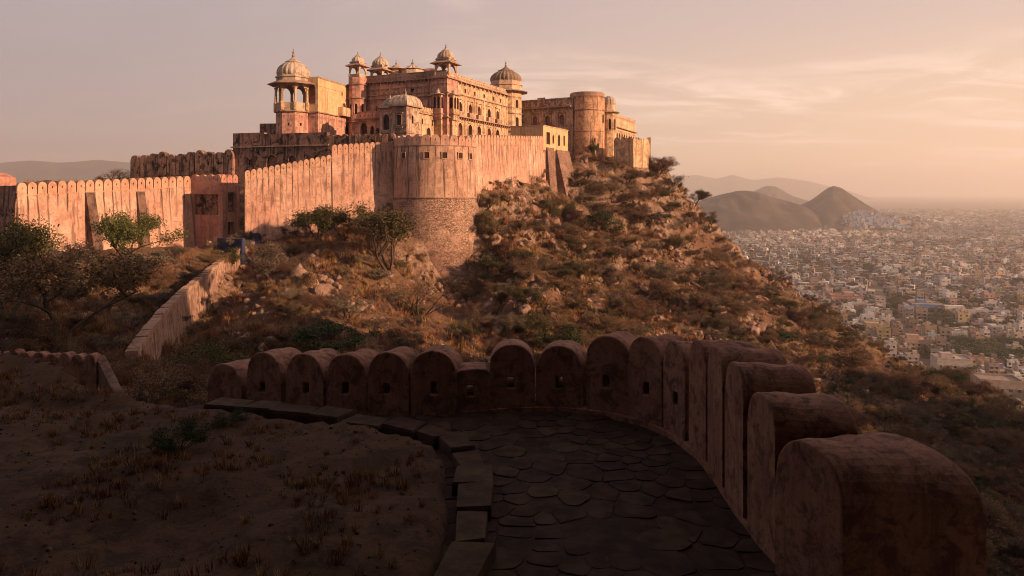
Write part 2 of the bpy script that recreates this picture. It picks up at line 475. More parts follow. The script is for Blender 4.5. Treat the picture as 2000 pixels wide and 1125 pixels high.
def fbm(x, y, s, oct_=4):
    return noise.fractal(Vector((x * s, y * s, 3.7)), 0.9, 2.1, oct_)
def hill_z(xs, ys):
    """height of the hill for arrays of points, without fine relief"""
    q = np.c_[xs, ys]
    out = np.empty(len(q))
    for i in range(0, len(q), 20000):
        b = q[i:i + 20000]
        r2 = ((b[:, None, :] - CP[None, :, :2]) ** 2).sum(-1)
        K = np.where(r2 > 0, 0.5 * r2 * np.log(np.maximum(r2, 1e-9)), 0)
        out[i:i + 20000] = K @ TW[:-3] + TW[-3] + b @ TW[-2:]
    return out
def spaced(a, b, n0, c, d_, n1, n2):
    return np.r_[np.linspace(a, c, n0, endpoint=False), np.linspace(c, d_, n1, endpoint=False), np.linspace(d_, b, n2)]
gx = spaced(-190, 230, 16, -75, 92, 270, 26)
gy = spaced(-60, 420, 16, 24, 166, 230, 30)
GX, GY = np.meshgrid(gx, gy)
GZ = hill_z(GX.ravel(), GY.ravel())
fx, fy = GX.ravel(), GY.ravel()
rel = np.array([1.5 * fbm(x, y, .05) + 1.2 * abs(fbm(x * 1.3, y * .8, .15, 5)) + 0.55 * fbm(x, y, .5, 4) for x, y in zip(fx, fy)]) - 0.75
# ledges on the open rocky slope, less relief beside the walls
damp = np.clip((np.hypot(fx - 2, fy - 18) - 12) / 14, 0.1, 1)
for a, b2 in zip(SW, SW[1:]):
    t_ = np.clip(((fx - a.x) * (b2.x - a.x) + (fy - a.y) * (b2.y - a.y)) / ((b2.x - a.x) ** 2 + (b2.y - a.y) ** 2), 0, 1)
    damp = np.minimum(damp, np.clip(np.hypot(fx - a.x - t_ * (b2.x - a.x), fy - a.y - t_ * (b2.y - a.y)) / 9 - .1, .1, 1))
GZ = GZ + rel * damp
# tilted rock strata that break the flank into ledges
strat = np.array([fbm(x, y, .03, 3) for x, y in zip(fx, fy)])
patch_ = np.array([fbm(x + 40, y + 11, .045, 3) for x, y in zip(fx, fy)])
tt_ = (GZ + .30 * fx + 2.2 * strat) / 3.4
fr_ = tt_ - np.floor(tt_); sm = np.clip(fr_ / .30, 0, 1); sm = sm * sm * (3 - 2 * sm)
ledge = np.clip((patch_ + .12) * 3.0, 0, 1) * np.where(fx > -8, 1.0, .55) * damp
GZ = GZ + 2.1 * (sm - fr_) * ledge * (GZ < 6) * (fy > 36)
GZ = np.maximum(GZ, -104.0)
from mathutils.bvhtree import BVHTree
nx, ny = len(gx), len(gy)
hv = [Vector((float(a), float(b), float(c))) for a, b, c in zip(fx, fy, GZ)]
hf = [(j * nx + i, j * nx + i + 1, (j + 1) * nx + i + 1, (j + 1) * nx + i) for j in range(ny - 1) for i in range(nx - 1)]
me = bpy.data.meshes.new('hill'); me.from_pydata(hv, [], hf); me.materials.append(M['hill'])
me.polygons.foreach_set('use_smooth', [True] * len(me.polygons))
hill = link('hill', me, kind='structure', label='rocky scrub-covered hillside below the fort')
HB = BVHTree.FromPolygons(hv, hf)
def ground(x, y):
    h = HB.ray_cast(Vector((x, y, 400)), Vector((0, 0, -1)))
    return (h[0].z, h[1]) if h[0] is not None else (-100.0, Vector((0, 0, 1)))
def shoot(px, py):
    """where the ray through a pixel of the photo meets the hill"""
    h = HB.ray_cast(Vector((0, 0, 0)), Vector(((px - 1000) / F, 1, (H - py) / F)).normalized())
    return h[0]

# plain and far hills
mb = MB()
N = 60
for j in range(1):
    mb.add([(-14000, 60, -100), (14000, 60, -100), (14000, 16000, -100), (-14000, 16000, -100)], [(0, 1, 2, 3)])
mb.build('ground', M['plain'], kind='structure', label='dusty city plain reaching to the horizon')
def hump(name, cx, cy, profile, depth, label, seed):
    """profile: (x, height above the plain) along the ridge; rounded flanks in y"""
    xs = np.linspace(profile[0][0], profile[-1][0], 90)
    hs = np.interp(xs, [p[0] for p in profile], [p[1] for p in profile])
    k = np.hanning(5); k /= k.sum()
    hs = np.convolve(np.pad(hs, 2, mode='edge'), k, 'valid')
    vs, fs = [], []
    xmid = profile[int(np.argmax([p[1] for p in profile]))][0]   # the flanks run back obliquely
    nv = 41
    for j in range(nv):
        v = -1 + 2 * j / (nv - 1)
        for i, x in enumerate(xs):
            q = math.cos(v * PI / 2) ** 1.15
            y = cy + v * depth * (0.35 + hs[i] / max(hs) * 0.65)
            zz = hs[i] * q * (1 - 0.42 * abs(fbm(x * 1.2 + y * .5 + seed, y * .6 - x * .4, 0.008, 5)) * (abs(v) ** 0.5)) + (1.6 * fbm(x, y + seed, .04, 3) if hs[i] > 1 else 0)
            vs.append((x + (y - cy) * xmid / cy, y, -101.5 + max(0, zz)))
    n = len(xs)
    for j in range(nv - 1):
        for i in range(n - 1):
            fs.append((j * n + i, j * n + i + 1, (j + 1) * n + i + 1, (j + 1) * n + i))
    m_ = MB(); m_.add(vs, fs)
    return m_.build(name, M['far_hill'], smooth=True, kind='structure', label=label)
def prof(pts, Y):
    return [(X(px, Y), Z(py, Y) + 101.5) for px, py in pts]
hump('round_hill', 0, 2000, prof([(1290, 448), (1345, 400), (1400, 382), (1440, 372), (1475, 374), (1520, 388), (1570, 402), (1620, 430), (1660, 452)], 2000), 330, 'long rounded hill standing in the city plain', 5)
hump('peaked_hill', 0, 2150, prof([(1500, 446), (1540, 404), (1566, 399), (1588, 388), (1607, 374), (1620, 365), (1630, 363), (1643, 366), (1662, 380), (1690, 398), (1722, 415), (1765, 443)], 2150), 360, 'sharp peaked hill rising out of the city', 55)
hump('distant_peak', 0, 4000, prof([(1440, 410), (1470, 375), (1495, 363), (1515, 364), (1550, 384), (1600, 398), (1640, 415)], 4000), 600, 'pale triangular peak behind the two near hills', 91)
hump('distant_range', 0, 9500, prof([(1180, 380), (1300, 350), (1360, 341), (1400, 350), (1430, 341), (1470, 352), (1520, 346), (1580, 354), (1660, 374), (1720, 395)], 9500), 1200, 'faint hazy mountain range on the horizon', 17)
hump('hazy_ridge', 0, 4800, prof([(-260, 345), (-100, 330), (0, 318), (60, 313), (120, 318), (190, 312), (260, 318), (380, 326), (520, 345), (640, 376)], 4800), 900, 'flat-topped hazy ridge behind the long wall', 29)

# ------------------------------------------------------------------ fort builders
def merlon_mesh(name, wd, ht, th, mat, slot=True, pointed=0.25, nseg=5, lip=0.0, sw=0.10, sh=0.26, sz=0.42):
    """bullet-shaped merlon: x across, y from 0 (outer face) to th, z up; a loophole goes right through"""
    hw = wd / 2
    prof_ = [(-hw, 0), (hw, 0)]
    sp = ht - hw * (1.0 + pointed)
    for k in range(nseg + 1):
        a = (PI / 2) * k / nseg
        prof_.append((hw * math.cos(a), sp + hw * (1 + pointed) * math.sin(a)))
    for k in range(nseg - 1, -1, -1):
        a = (PI / 2) * k / nseg
        prof_.append((-hw * math.cos(a), sp + hw * (1 + pointed) * math.sin(a)))
    n = len(prof_)
    mb = MB()
    hole = [(-sw / 2, ht * sz), (sw / 2, ht * sz), (sw / 2, ht * sz + sh), (-sw / 2, ht * sz + sh)] if slot else None
    for y, flip in ((0, False), (th, True)):
        loops = [[Vector((x, z, 0)) for x, z in prof_]] + ([[Vector((x, z, 0)) for x, z in hole]] if hole else [])
        tris = tessellate_polygon(loops)
        allv = prof_ + (hole or [])
        mb.add([(x, y, z) for x, z in allv], [t if not flip else t[::-1] for t in tris])
    mb.add([(x, 0, z) for x, z in prof_] + [(x, th, z) for x, z in prof_], [(i, n + i, n + (i + 1) % n, (i + 1) % n) for i in range(n)])
    if hole:
        mb.add([(x, 0, z) for x, z in hole] + [(x, th, z) for x, z in hole], [(i, (i + 1) % 4, 4 + (i + 1) % 4, 4 + i) for i in range(4)])
    me = mb.mesh(name, mat)
    bm = bmesh.new(); bm.from_mesh(me); bmesh.ops.remove_doubles(bm, verts=bm.verts, dist=1e-4)
    bmesh.ops.recalc_face_normals(bm, faces=bm.faces); bm.to_mesh(me); bm.free()
    return me

def rampart(name, label, A, B, zA, zB, bot, n, mh, th=0.9, batter=0.09, mat='wall_lit', step=None, group=None, endcap=True, jitter=0.0, course=True, slot=True):
    """curtain wall from A to B (2-D): bays that end in merlons, drip-stained joints, battered outer face"""
    A, B = Vector(A), Vector(B)
    L = (B - A).length; U = (B - A) / L; Nn = Vector((U.y, -U.x))
    root = thing(name, label, 'fort wall', (A.x, A.y, (zA + bot) / 2), group)
    zs = []
    for i in range(n):
        z = zA + (zB - zA) * (i + 0.5) / n
        if step: z += step(i)
        zs.append(z)
    vs, fs, uv = [], [], []
    def pt(s, off, z): q = A + U * s + Nn * off; return (q.x, q.y, z)
    wd = L / n
    nsub = 6
    for i in range(n):
        for e in (0, 1):
            for k in range(nsub + 1):
                z = zs[i] + (bot - zs[i]) * k / nsub
                off = batter * (zs[i] - z) ** 1.05
                vs.append(pt((i + e) * wd, off, z)); uv.append((i + e + 0.0, zs[i] - z))
        o = i * 2 * (nsub + 1)
        for k in range(nsub):
            fs.append((o + k + 1, o + nsub + 1 + k + 1, o + nsub + 1 + k, o + k))
    # back, top and ends
    for i in range(n):
        o = len(vs)
        vs += [pt(i * wd, 0, zs[i]), pt((i + 1) * wd, 0, zs[i]), pt((i + 1) * wd, -th, zs[i]), pt(i * wd, -th, zs[i]), pt(i * wd, -th, bot), pt((i + 1) * wd, -th, bot)]
        uv += [(0.5, 0)] * 6
        fs += [(o, o + 1, o + 2, o + 3), (o + 3, o + 2, o + 5, o + 4)]
    for s, i in ((0, 0), (L, n - 1)):
        o = len(vs)
        bo = batter * (zs[i] - bot) ** 1.05
        vs += [pt(s, 0, zs[i]), pt(s, -th, zs[i]), pt(s, -th, bot), pt(s, bo, bot)]; uv += [(0.5, 3)] * 4
        fs.append((o, o + 1, o + 2, o + 3))
    # wall parts where neighbouring bays step
    for i in range(n - 1):
        if abs(zs[i] - zs[i + 1]) > 0.02:
            o = len(vs); a_, b_ = sorted((zs[i], zs[i + 1]))
            vs += [pt((i + 1) * wd, 0, a_), pt((i + 1) * wd, -th, a_), pt((i + 1) * wd, -th, b_), pt((i + 1) * wd, 0, b_)]; uv += [(0.5, 1)] * 4
            fs.append((o, o + 1, o + 2, o + 3))
    mb = MB(); mb.add(vs, fs)
    mb.build('wall', M[mat], root, uvs=uv)
    if course:
        mc = MB()
        for i in range(n):
            q = A + U * (i * wd) + Nn * 0.07
            mc.box((q.x, q.y, zs[i] - 0.16), (U.x * wd, U.y * wd, 0), (-Nn.x * 0.1, -Nn.y * 0.1, 0), (0, 0, 0.10))
        mc.build('string_course', M[{'wall_lit': 'wall_merlon'}.get(mat, mat)], root, kind='stuff')
    me = merlon_mesh('merlon', wd * 0.90, mh, th * 0.85, M[{'wall_lit': 'wall_merlon'}.get(mat, mat)], slot=slot, sw=wd * .11, sh=mh * .17)
    ang = math.atan2(U.y, U.x)
    for i in range(n):
        q = A + U * ((i + 0.5) * wd) + Nn * 0.015
        sz = 1 + (random.uniform(-jitter, jitter) if jitter else 0)
        child('merlon', me, root, (q.x, q.y, zs[i] - 0.03), ang, (1, 1, sz))
    return root

def arch(u0, u1, z0, z1, kind='pointed', n=5):
    """opening outline, counter-clockwise from the lower left"""
    if kind == 'rect': return [(u0, z0), (u1, z0), (u1, z1), (u0, z1)]
    hw = (u1 - u0) / 2; c = (u0 + u1) / 2
    rise = min(hw * (1.25 if kind == 'pointed' else 1.0), (z1 - z0) * 0.7); sp = z1 - rise
    pts = [(u0, z0), (u1, z0)]
    for k in range(n + 1):
        a = PI / 2 * k / n
        x = math.cos(a); zz = math.sin(a)
        if kind == 'pointed': x = x ** 0.9; zz = zz * (0.86 + 0.14 * (k / n) ** 3)
        pts.append((c + hw * x, sp + rise * zz))
    for k in range(n - 1, -1, -1):
        a = PI / 2 * k / n
        x = math.cos(a); zz = math.sin(a)
        if kind == 'pointed': x = x ** 0.9; zz = zz * (0.86 + 0.14 * (k / n) ** 3)
        pts.append((c - hw * x, sp + rise * zz))
    return pts

def facade(mb, O, U, w_, z0, z1, holes, depth):
    """flat wall from O along U with real openings; adds reveals"""
    Nn = Vector((U.y, -U.x))
    def w3(u, z, off=0.0):
        q = O + U * u + Nn * off; return (q.x, q.y, z)
    outer = [(0, z0), (w_, z0), (w_, z1), (0, z1)]
    loops = [[Vector((u, z, 0)) for u, z in outer]] + [[Vector((u, z, 0)) for u, z in h] for h in holes]
    flat = outer + [p for h in holes for p in h]
    tris = tessellate_polygon(loops) if holes else [(0, 1, 2), (0, 2, 3)]
    mb.add([w3(u, z) for u, z in flat], tris)
    for h in holes:
        n = len(h)
        mb.add([w3(u, z) for u, z in h] + [w3(u, z, -depth) for u, z in h], [(i, n + i, n + (i + 1) % n, (i + 1) % n) for i in range(n)])

def window(parent, O, U, h, depth, mat='void', frame='trim', name='window', fw=0.14, proud=0.06, sill=False):
    Nn = Vector((U.y, -U.x))
    def w3(u, z, off=0.0):
        q = O + U * u + Nn * off; return (q.x, q.y, z)
    mb = MB(); n = len(h)
    mb.add([w3(u, z, -depth + 0.01) for u, z in h], [tuple(range(n))])
    wo_ = mb.build(name, M[mat], parent)
    if frame:
        cu = sum(p[0] for p in h) / n; cz = (min(p[1] for p in h) + max(p[1] for p in h)) / 2
        us = (max(p[0] for p in h) - min(p[0] for p in h)) / 2; zs = (max(p[1] for p in h) - min(p[1] for p in h)) / 2
        big = [(cu + (u - cu) * (1 + fw / us), cz + (z - cz) * (1 + fw / zs)) for u, z in h]
        sm = [(cu + (u - cu) * 1.01, cz + (z - cz) * 1.01) for u, z in h]
        mf = MB()
        mf.add([w3(u, z, proud) for u, z in sm] + [w3(u, z, proud) for u, z in big] + [w3(u, z, -0.05) for u, z in sm] + [w3(u, z, -0.05) for u, z in big],
               [(i, (i + 1) % n, n + (i + 1) % n, n + i) for i in range(n)] +
               [(n + i, n + (i + 1) % n, 3 * n + (i + 1) % n, 3 * n + i) for i in range(n)] +
               [(i, 2 * n + i, 2 * n + (i + 1) % n, (i + 1) % n) for i in range(n)])
        mf.build('frame', M[frame], wo_)
    if sill:
        u0 = min(p[0] for p in h) - 0.25; u1 = max(p[0] for p in h) + 0.25; z0 = min(p[1] for p in h)
        a = w3(u0, z0 - 0.14, 0.3)
        ms = MB(); ms.box(a, (U * (u1 - u0)).to_3d(), (-Nn * 0.32).to_3d(), (0, 0, 0.13)); ms.build('sill', M['cornice'], wo_)
    return wo_

def block(root, foot, z0, z1, mat, openings=None, roofm='cornice', depth=0.45, wmat='void', name='wall', frame='trim', sill=False, roof=True):
    """walls over a counter-clockwise footprint; openings[edge] = list of outlines in (metres along the edge, z)"""
    openings = openings or {}
    mb = MB(); n = len(foot)
    for i in range(n):
        a, b2 = Vector(foot[i]), Vector(foot[(i + 1) % n])
        L = (b2 - a).length; U = (b2 - a) / L
        facade(mb, a, U, L, z0, z1, openings.get(i, []), depth)
    if roof: mb.add([(p[0], p[1], z1) for p in foot], [tuple(range(n))])
    wall = mb.build(name, M[mat], root)
    for i, hs in openings.items():
        a, b2 = Vector(foot[i]), Vector(foot[(i + 1) % n])
        U = (b2 - a).normalized()
        for h in hs: window(root, a, U, h, depth, wmat, frame, sill=sill)
    return wall

def offset(foot, d_):
    n = len(foot); out = []
    for i in range(n):
        p0, p1, p2 = Vector(foot[i - 1]), Vector(foot[i]), Vector(foot[(i + 1) % n])
        e1 = (p1 - p0).normalized(); e2 = (p2 - p1).normalized()
        n1 = Vector((e1.y, -e1.x)); n2 = Vector((e2.y, -e2.x))
        k = (n1 + n2); k = k / max(0.3, k.dot(n1)) if k.length > 1e-6 else n1
        out.append(tuple(p1 + k * d_))
    return out

def cornice(root, foot, z, h=0.25, out=0.3, mat='cornice', slope=0.0, name='cornice'):
    mb = MB()
    o0 = offset(foot, out)
    o1 = offset(foot, max(0.02, out - slope))
    mb.prism([tuple(p) for p in o0], z, z + h, [tuple(p) for p in o1])
    return mb.build(name, M[mat], root)

def parapet(root, foot, z0, z1, mat='trim', edges=(0, 1), pitch=0.9, th=0.35, name='parapet', out=0.0):
    """solid parapet with a row of small carved panels and a coping"""
    for i in edges:
        n = len(foot)
        f = offset(foot, out) if out else foot
        a, b2 = Vector(f[i]), Vector(f[(i + 1) % n])
        L = (b2 - a).length; U = (b2 - a) / L; Nn = Vector((U.y, -U.x))
        mb = MB()
        q = a
        mb.box((q.x, q.y, z0), (U * L).to_3d(), (-Nn * th).to_3d(), (0, 0, z1 - z0))
        par = mb.build(name, M[mat], root)
        k = max(1, int(L / pitch)); wd = L / k
        mp_, mv = MB(), MB()
        for j in range(k):
            u = (j + 0.5) * wd
            q = a + U * (u - wd * 0.42) + Nn * 0.05
            hh = (z1 - z0)
            mp_.box((q.x, q.y, z0 + hh * 0.12), (U * (wd * 0.84)).to_3d(), (-Nn * 0.08).to_3d(), (0, 0, hh * random.uniform(0.62, 0.7)))
            q = a + U * (u - wd * 0.16) + Nn * 0.065
            mv.box((q.x, q.y, z0 + hh * 0.28), (U * (wd * 0.32)).to_3d(), (-Nn * 0.03).to_3d(), (0, 0, hh * 0.34))
        q = a + Nn * 0.09 - U * 0.09
        mp_.box((q.x, q.y, z1), (U * (L + 0.18)).to_3d(), (-Nn * (th + 0.18)).to_3d(), (0, 0, 0.12))
        mp_.build('carved_panel', M[mat], par, kind='stuff')
        mv.build('panel_recess', M['inner'], par, kind='stuff')

def octagon(c, r, n=8, rot=None):
    rot = PI / n if rot is None else rot
    return [(c[0] + r * math.cos(2 * PI * k / n + rot), c[1] + r * math.sin(2 * PI * k / n + rot)) for k in range(n)]

DOME = [(0.96, 0.0), (1.0, 0.12), (1.015, 0.25), (0.99, 0.42), (0.93, 0.58), (0.83, 0.74), (0.70, 0.88), (0.55, 1.0), (0.42, 1.08)]
def dome(parent, c, z, r, hgt, mat='dome', ribs=16, n=64, name='dome', finial=1.0, collar=True):
    mb = MB()
    s = hgt / 1.45
    mb.lathe([(r * a, s * b2) for a, b2 in DOME], (c[0], c[1], z), n, 0.10, ribs)
    d_ = mb.build(name, M[mat], parent, smooth=True)
    m2 = MB()
    zz = z + s * 1.06
    m2.lathe([(r * .50, 0), (r * .52, s * .05), (r * .44, s * .09), (r * .34, s * .15), (r * .22, s * .26), (r * .13, s * .38), (r * .07, s * .44)], (c[0], c[1], zz), 24, 0.12, 12)
    m2.build('lotus_collar', M[mat], d_, smooth=True)
    m3 = MB(); f = finial * r * 0.105; zf = zz + s * 0.43
    m3.lathe([(f * .5, 0), (f * 1.0, f * .7), (f * .95, f * 1.2), (f * .35, f * 1.8), (f * .3, f * 2.0), (f * .75, f * 2.5), (f * .7, f * 2.9), (f * .22, f * 3.5), (f * .4, f * 3.9), (f * .15, f * 4.4), (f * .04, f * 6.2)], (c[0], c[1], zf), 10)
    m3.build('finial', M['dome_dark'], d_, smooth=True)
    return d_

def chhatri(root, c, z, R, n, colh, eave, dr, dh, mat='dome', rail=0.9, rot=None, colmat='ochre', open_back=True, ribs=16):
    """domed kiosk: plinth, balustrade, columns, cusped arches, sloping eave, drum, ribbed dome and finial"""
    foot = octagon(c, R, n, rot)
    mb = MB(); mb.prism(offset(foot, 0.12), z - 0.3, z)
    k = mb.build('chhatri', M['trim'], root)
    col_me = []
    for i in range(n):
        x, y = foot[i]
        m_ = MB(); t = R * 0.085
        m_.lathe([(t * 1.6, 0), (t * 1.6, rail), (t * 1.25, rail + .08), (t, rail + 0.25), (t * 0.85, colh * .72), (t * 1.2, colh * .78), (t * 1.5, colh * .80)], (x, y, z), 8)
        m_.build('column', M[colmat], k)
    # arches between the columns
    ma = MB(); mr = MB()
    for i in range(n):
        a, b2 = Vector(foot[i]), Vector(foot[(i + 1) % n])
        L = (b2 - a).length; U = (b2 - a) / L; Nn = Vector((U.y, -U.x))
        g = R * 0.10
        h = arch(g, L - g, z - 1.0, z + colh * 0.88, 'pointed', 6)
        zt = z + colh
        sp = min(p[1] for p in h[2:])
        loop = [(0, sp)] + [(g * .6, sp)] + [(u, zz) for u, zz in reversed(h[2:])] + [(L - g * .6, sp), (L, sp), (L, zt), (0, zt)]
        tris = tessellate_polygon([[Vector((u, zz, 0)) for u, zz in loop]])
        for off in (0.0, -0.18):
            ma.add([((a + U * u + Nn * off).x, (a + U * u + Nn * off).y, zz) for u, zz in loop], tris)
        nl = len(loop)
        ma.add([((a + U * u).x, (a + U * u).y, zz) for u, zz in loop] + [((a + U * u - Nn * .18).x, (a + U * u - Nn * .18).y, zz) for u, zz in loop],
               [(j, (j + 1) % nl, nl + (j + 1) % nl, nl + j) for j in range(nl)])
        if rail > 0:
            q = a + Nn * 0.02
            mr.box((q.x, q.y, z), (U * L).to_3d(), (-Nn * 0.16).to_3d(), (0, 0, rail))
            for u in (0.2, 0.5, 0.8):
                q = a + U * (L * u - L * .1) + Nn * 0.05
                mr.box((q.x, q.y, z + rail * .25), (U * (L * .2)).to_3d(), (-Nn * 0.05).to_3d(), (0, 0, rail * .5))
    ma.build('arch', M[colmat], k)
    mr.build('balustrade', M['trim'], k)
    ze = z + colh
    m_ = MB()
    m_.prism(offset(foot, eave), ze - eave * 0.28, ze + 0.22, offset(foot, 0.05), True)
    m_.prism(offset(foot, eave), ze - eave * 0.28 - 0.09, ze - eave * 0.28, None, True)
    m_.build('eave', M['cornice'], k)
    m_ = MB(); f2 = offset(foot, -R * 0.02)
    dz = dr * 0.36
    m_.prism(f2, ze + 0.2, ze + 0.2 + dz * .55); m_.prism(offset(foot, R * .05), ze + 0.2 + dz * .55, ze + 0.2 + dz * .75); m_.prism(offset(foot, -R * .04), ze + 0.2 + dz * .75, ze + 0.2 + dz * 1.1)
    m_.build('drum', M[mat], k)
    dome(k, c, ze + 0.2 + dz, dr, dh, mat, ribs=ribs)
    return k

def bangla(root, foot, z, h, mat='dome', name='curved_roof', over=0.35, ribs=True):
    """pavilion roof with curved hips over a four-cornered footprint"""
    f = [Vector(p) for p in offset(foot, over)]
    nu, nv = 28, 10
    cpt = sum(f, Vector((0, 0))) / 4
    mb = MB(); vs, fs = [], []
    ring = []
    for e in range(4):
        for k in range(nu // 4): ring.append(f[e].lerp(f[(e + 1) % 4], k / (nu // 4)))
    for j in range(nv + 1):
        t = j / nv
        r = math.cos(t * PI / 2) ** 0.62; zz = math.sin(t * PI / 2) ** 1.05
        for k, p in enumerate(ring):
            q = cpt + (p - cpt) * r
            rb = 0.05 * h * (k % 2) * (0.2 < t < .95)
            vs.append((q.x, q.y, z + h * zz - rb))
    m_ = len(ring)
    for j in range(nv):
        for k in range(m_): fs.append((j * m_ + k, j * m_ + (k + 1) % m_, (j + 1) * m_ + (k + 1) % m_, (j + 1) * m_ + k))
    mb.add(vs, fs)
    r_ = mb.build(name, M[mat], root)
    m3 = MB(); s = h * 0.09
    m3.lathe([(s, 0), (s * 1.3, s), (s * .5, s * 2), (s * .9, s * 3), (s * .3, s * 4), (s * .1, s * 7)], (cpt.x, cpt.y, z + h * .98), 8)
    m3.build('finial', M['dome'], r_)
    return r_
# ------------------------------------------------------------------ the fort walls
def on_line(A, B, px):
    """point of the plan line A-B seen at photo column px"""
    A, B = Vector(A), Vector(B); r = (px - 1000) / F; D = B - A
    t = (r * A.y - A.x) / (D.x - r * D.y)
    return A + D * t, t * D.length

W1A, W1B = V2(33, 89), V2(373, 108.0)
w1 = rampart('long_wall', 'long low sunlit fort wall with rounded merlons and two leaning buttresses', W1A, W1B, -0.36, 0.92, -14, 20, 1.55, batter=0.10, group=None)
# two leaning buttresses are parts of the long wall
U1w = (W1B - W1A).normalized(); N1w = Vector((U1w.y, -U1w.x))
for px, ytop, wdt, out in ((166, 376, 1.15, 4.4), (266, 374, 1.1, 3.2)):
    q, s_ = on_line(W1A, W1B, px)
    zt = Z(ytop, q.y); mb = MB(); vs = []
    for e in (0, wdt):
        b0 = q + U1w * e
        for off, z in ((-0.1, zt), (0.25, zt), (out, -14.0), (-0.1, -14.0)):
            r_ = b0 + N1w * off; vs.append((r_.x, r_.y, z))
    mb.add(vs, [(0, 1, 2, 3), (7, 6, 5, 4), (0, 4, 5, 1), (1, 5, 6, 2), (3, 2, 6, 7)])
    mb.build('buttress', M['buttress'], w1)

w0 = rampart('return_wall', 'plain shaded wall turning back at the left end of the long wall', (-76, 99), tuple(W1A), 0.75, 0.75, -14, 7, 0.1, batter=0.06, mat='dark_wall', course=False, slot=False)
rt = thing('wall_turret', 'small pink turret stub rising above the shaded wall end', 'turret', (X(0, 98), 98, 1.0))
mb = MB(); mb.prism(octagon((X(2, 98), 98), 1.9), 0.0, 2.0, octagon((X(2, 98), 98), 1.7)); mb.prism(octagon((X(2, 98), 98), 1.6), 2.0, 2.6, octagon((X(2, 98), 98), .6)); mb.build('turret', M['gate_pink'], rt)

# gatehouse between the two walls
gC = V2(432, 106)
gUl = Vector((0.94, -0.35)).normalized(); gUr = Vector((0.35, 0.94)).normalized()
gL = gC - gUl * 5.8; gR = gC + gUr * 3.6; gB = gL + gUr * 3.6
gate = thing('gatehouse', 'square gate turret with shaded pink side and tall bricked window', 'gatehouse', (gC.x, gC.y, -7))
gz = 1.15
block(gate, [tuple(gL), tuple(gC), tuple(gR), tuple(gB)], -12, gz, 'gate_pink',
      {1: [arch(1.35, 2.75, -3.0, -0.05, 'rect'), arch(1.35, 2.75, -6.4, -4.5, 'rect')], 0: [arch(0.7, 5.2, -3.4, -0.35, 'rect')]}, depth=0.35, wmat='dark_wall', frame=None)
mb = MB()
for a, b2 in ((gC - gUl * .0, gC + gUr * 3.6),):
    for s0, s1 in ((0.0, 1.0), (2.95, 3.6)):
        q = a + gUr * s0; Nn = Vector((gUr.y, -gUr.x)); q = q + Nn * 0.22
        mb.box((q.x, q.y, -12), (gUr * (s1 - s0)).to_3d(), (-Nn * .25).to_3d(), (0, 0, 12.9))
mb.build('pilaster', M['gate_pink'], gate)
me = merlon_mesh('gate_merlon', 1.5, 1.5, 0.6, M['gate_pink'], sw=.12, sh=.26)
for i in range(4):
    q = gL + gUl * (0.72 + i * 1.45)
    child('merlon', me, gate, (q.x, q.y, gz - .02), math.atan2(gUl.y, gUl.x), (0.96, 1, 1))
me = merlon_mesh('gate_merlon', 1.1, 1.5, 0.6, M['gate_pink'], sw=.1, sh=.26)
for i in range(3):
    q = gC + gUr * (0.62 + i * 1.18)
    child('merlon', me, gate, (q.x, q.y, gz - .01), math.atan2(gUr.y, gUr.x), (1, 1, 1))

# rising wall from the gate to the round tower
W2A, W2B = V2(478, 102), V2(774, 110.5)
w2 = rampart('rising_wall', 'tall sunlit wall whose merlons climb towards the round tower', W2A, W2B, 1.45, 6.1, -14, 27, 1.45, batter=0.085,
             step=lambda i: (0.15 if i < 15 else (1.55 - 0.1 * (i - 15) if i >= 15 else 0)))
# blue-washed walls by the gate
bq = V2(492, 100.5)
bw = thing('blue_block', 'blue-washed square block at the foot of the rising wall', 'block', (bq.x, bq.y, -8))
mb = MB(); U_ = (W2B - W2A).normalized(); N_ = Vector((U_.y, -U_.x)); q = bq + N_ * 0.9
mb.box((q.x, q.y, -9.5), (U_ * 1.0).to_3d(), (-N_ * 1.4).to_3d(), (0, 0, 3.7)); mb.build('block', M['blue'], bw)
bq2 = V2(424, 98); bq3 = V2(474, 95.5)
bw2 = thing('blue_parapet', 'low blue parapet with rounded end below the gate', 'parapet', (bq2.x, bq2.y, -7))
mb = MB(); U_ = (bq3 - bq2).normalized(); N_ = Vector((U_.y, -U_.x)); L_ = (bq3 - bq2).length
zt = Z(466, 97)
mb.box((bq2.x, bq2.y, -10), (U_ * (L_ - .3)).to_3d(), (-N_ * 0.55).to_3d(), (0, 0, 10 + zt))
q = bq2 + U_ * (L_ - .3) - N_ * .275
mb.lathe([(0.34, -4), (0.34, 0.02), (0.26, 0.12), (0.1, 0.17)], (q.x, q.y, zt), 12)
mb.build('parapet', M['blue'], bw2)

# big round tower
TC = Vector((X(850, 112), 112.0)); TR = 6.4
tower = thing('round_tower', 'massive round bastion with bullet merlons and rubble masonry foot', 'tower', (TC.x, TC.y, -9))
def ring(zr, nseg=112, drip=28):
    vs, fs, uv = [], [], []
    for r, z in zr:
        for k in range(nseg + 1):
            a = 2 * PI * k / nseg
            vs.append((TC.x + r * math.cos(a), TC.y + r * math.sin(a), z)); uv.append((k / nseg * drip + 0.5, zr[0][1] - z))
    m_ = nseg + 1
    for j in range(len(zr) - 1):
        for k in range(nseg): fs.append((j * m_ + k, (j + 1) * m_ + k, (j + 1) * m_ + k + 1, j * m_ + k + 1))
    return vs, fs, uv
zt = 7.0
vs, fs, uv = ring([(TR, zt), (TR + .12, 5), (TR + .22, 3), (TR + .3, 1.2), (TR + .34, -0.75)])
o = len(vs); vs.append((TC.x, TC.y, zt - .02)); uv.append((0.5, 9)); fs += [(o, k, k + 1) for k in range(112)]
mb = MB(); mb.add(vs, fs); mb.build('wall', M['wall_tower'], tower, smooth=False, uvs=uv)
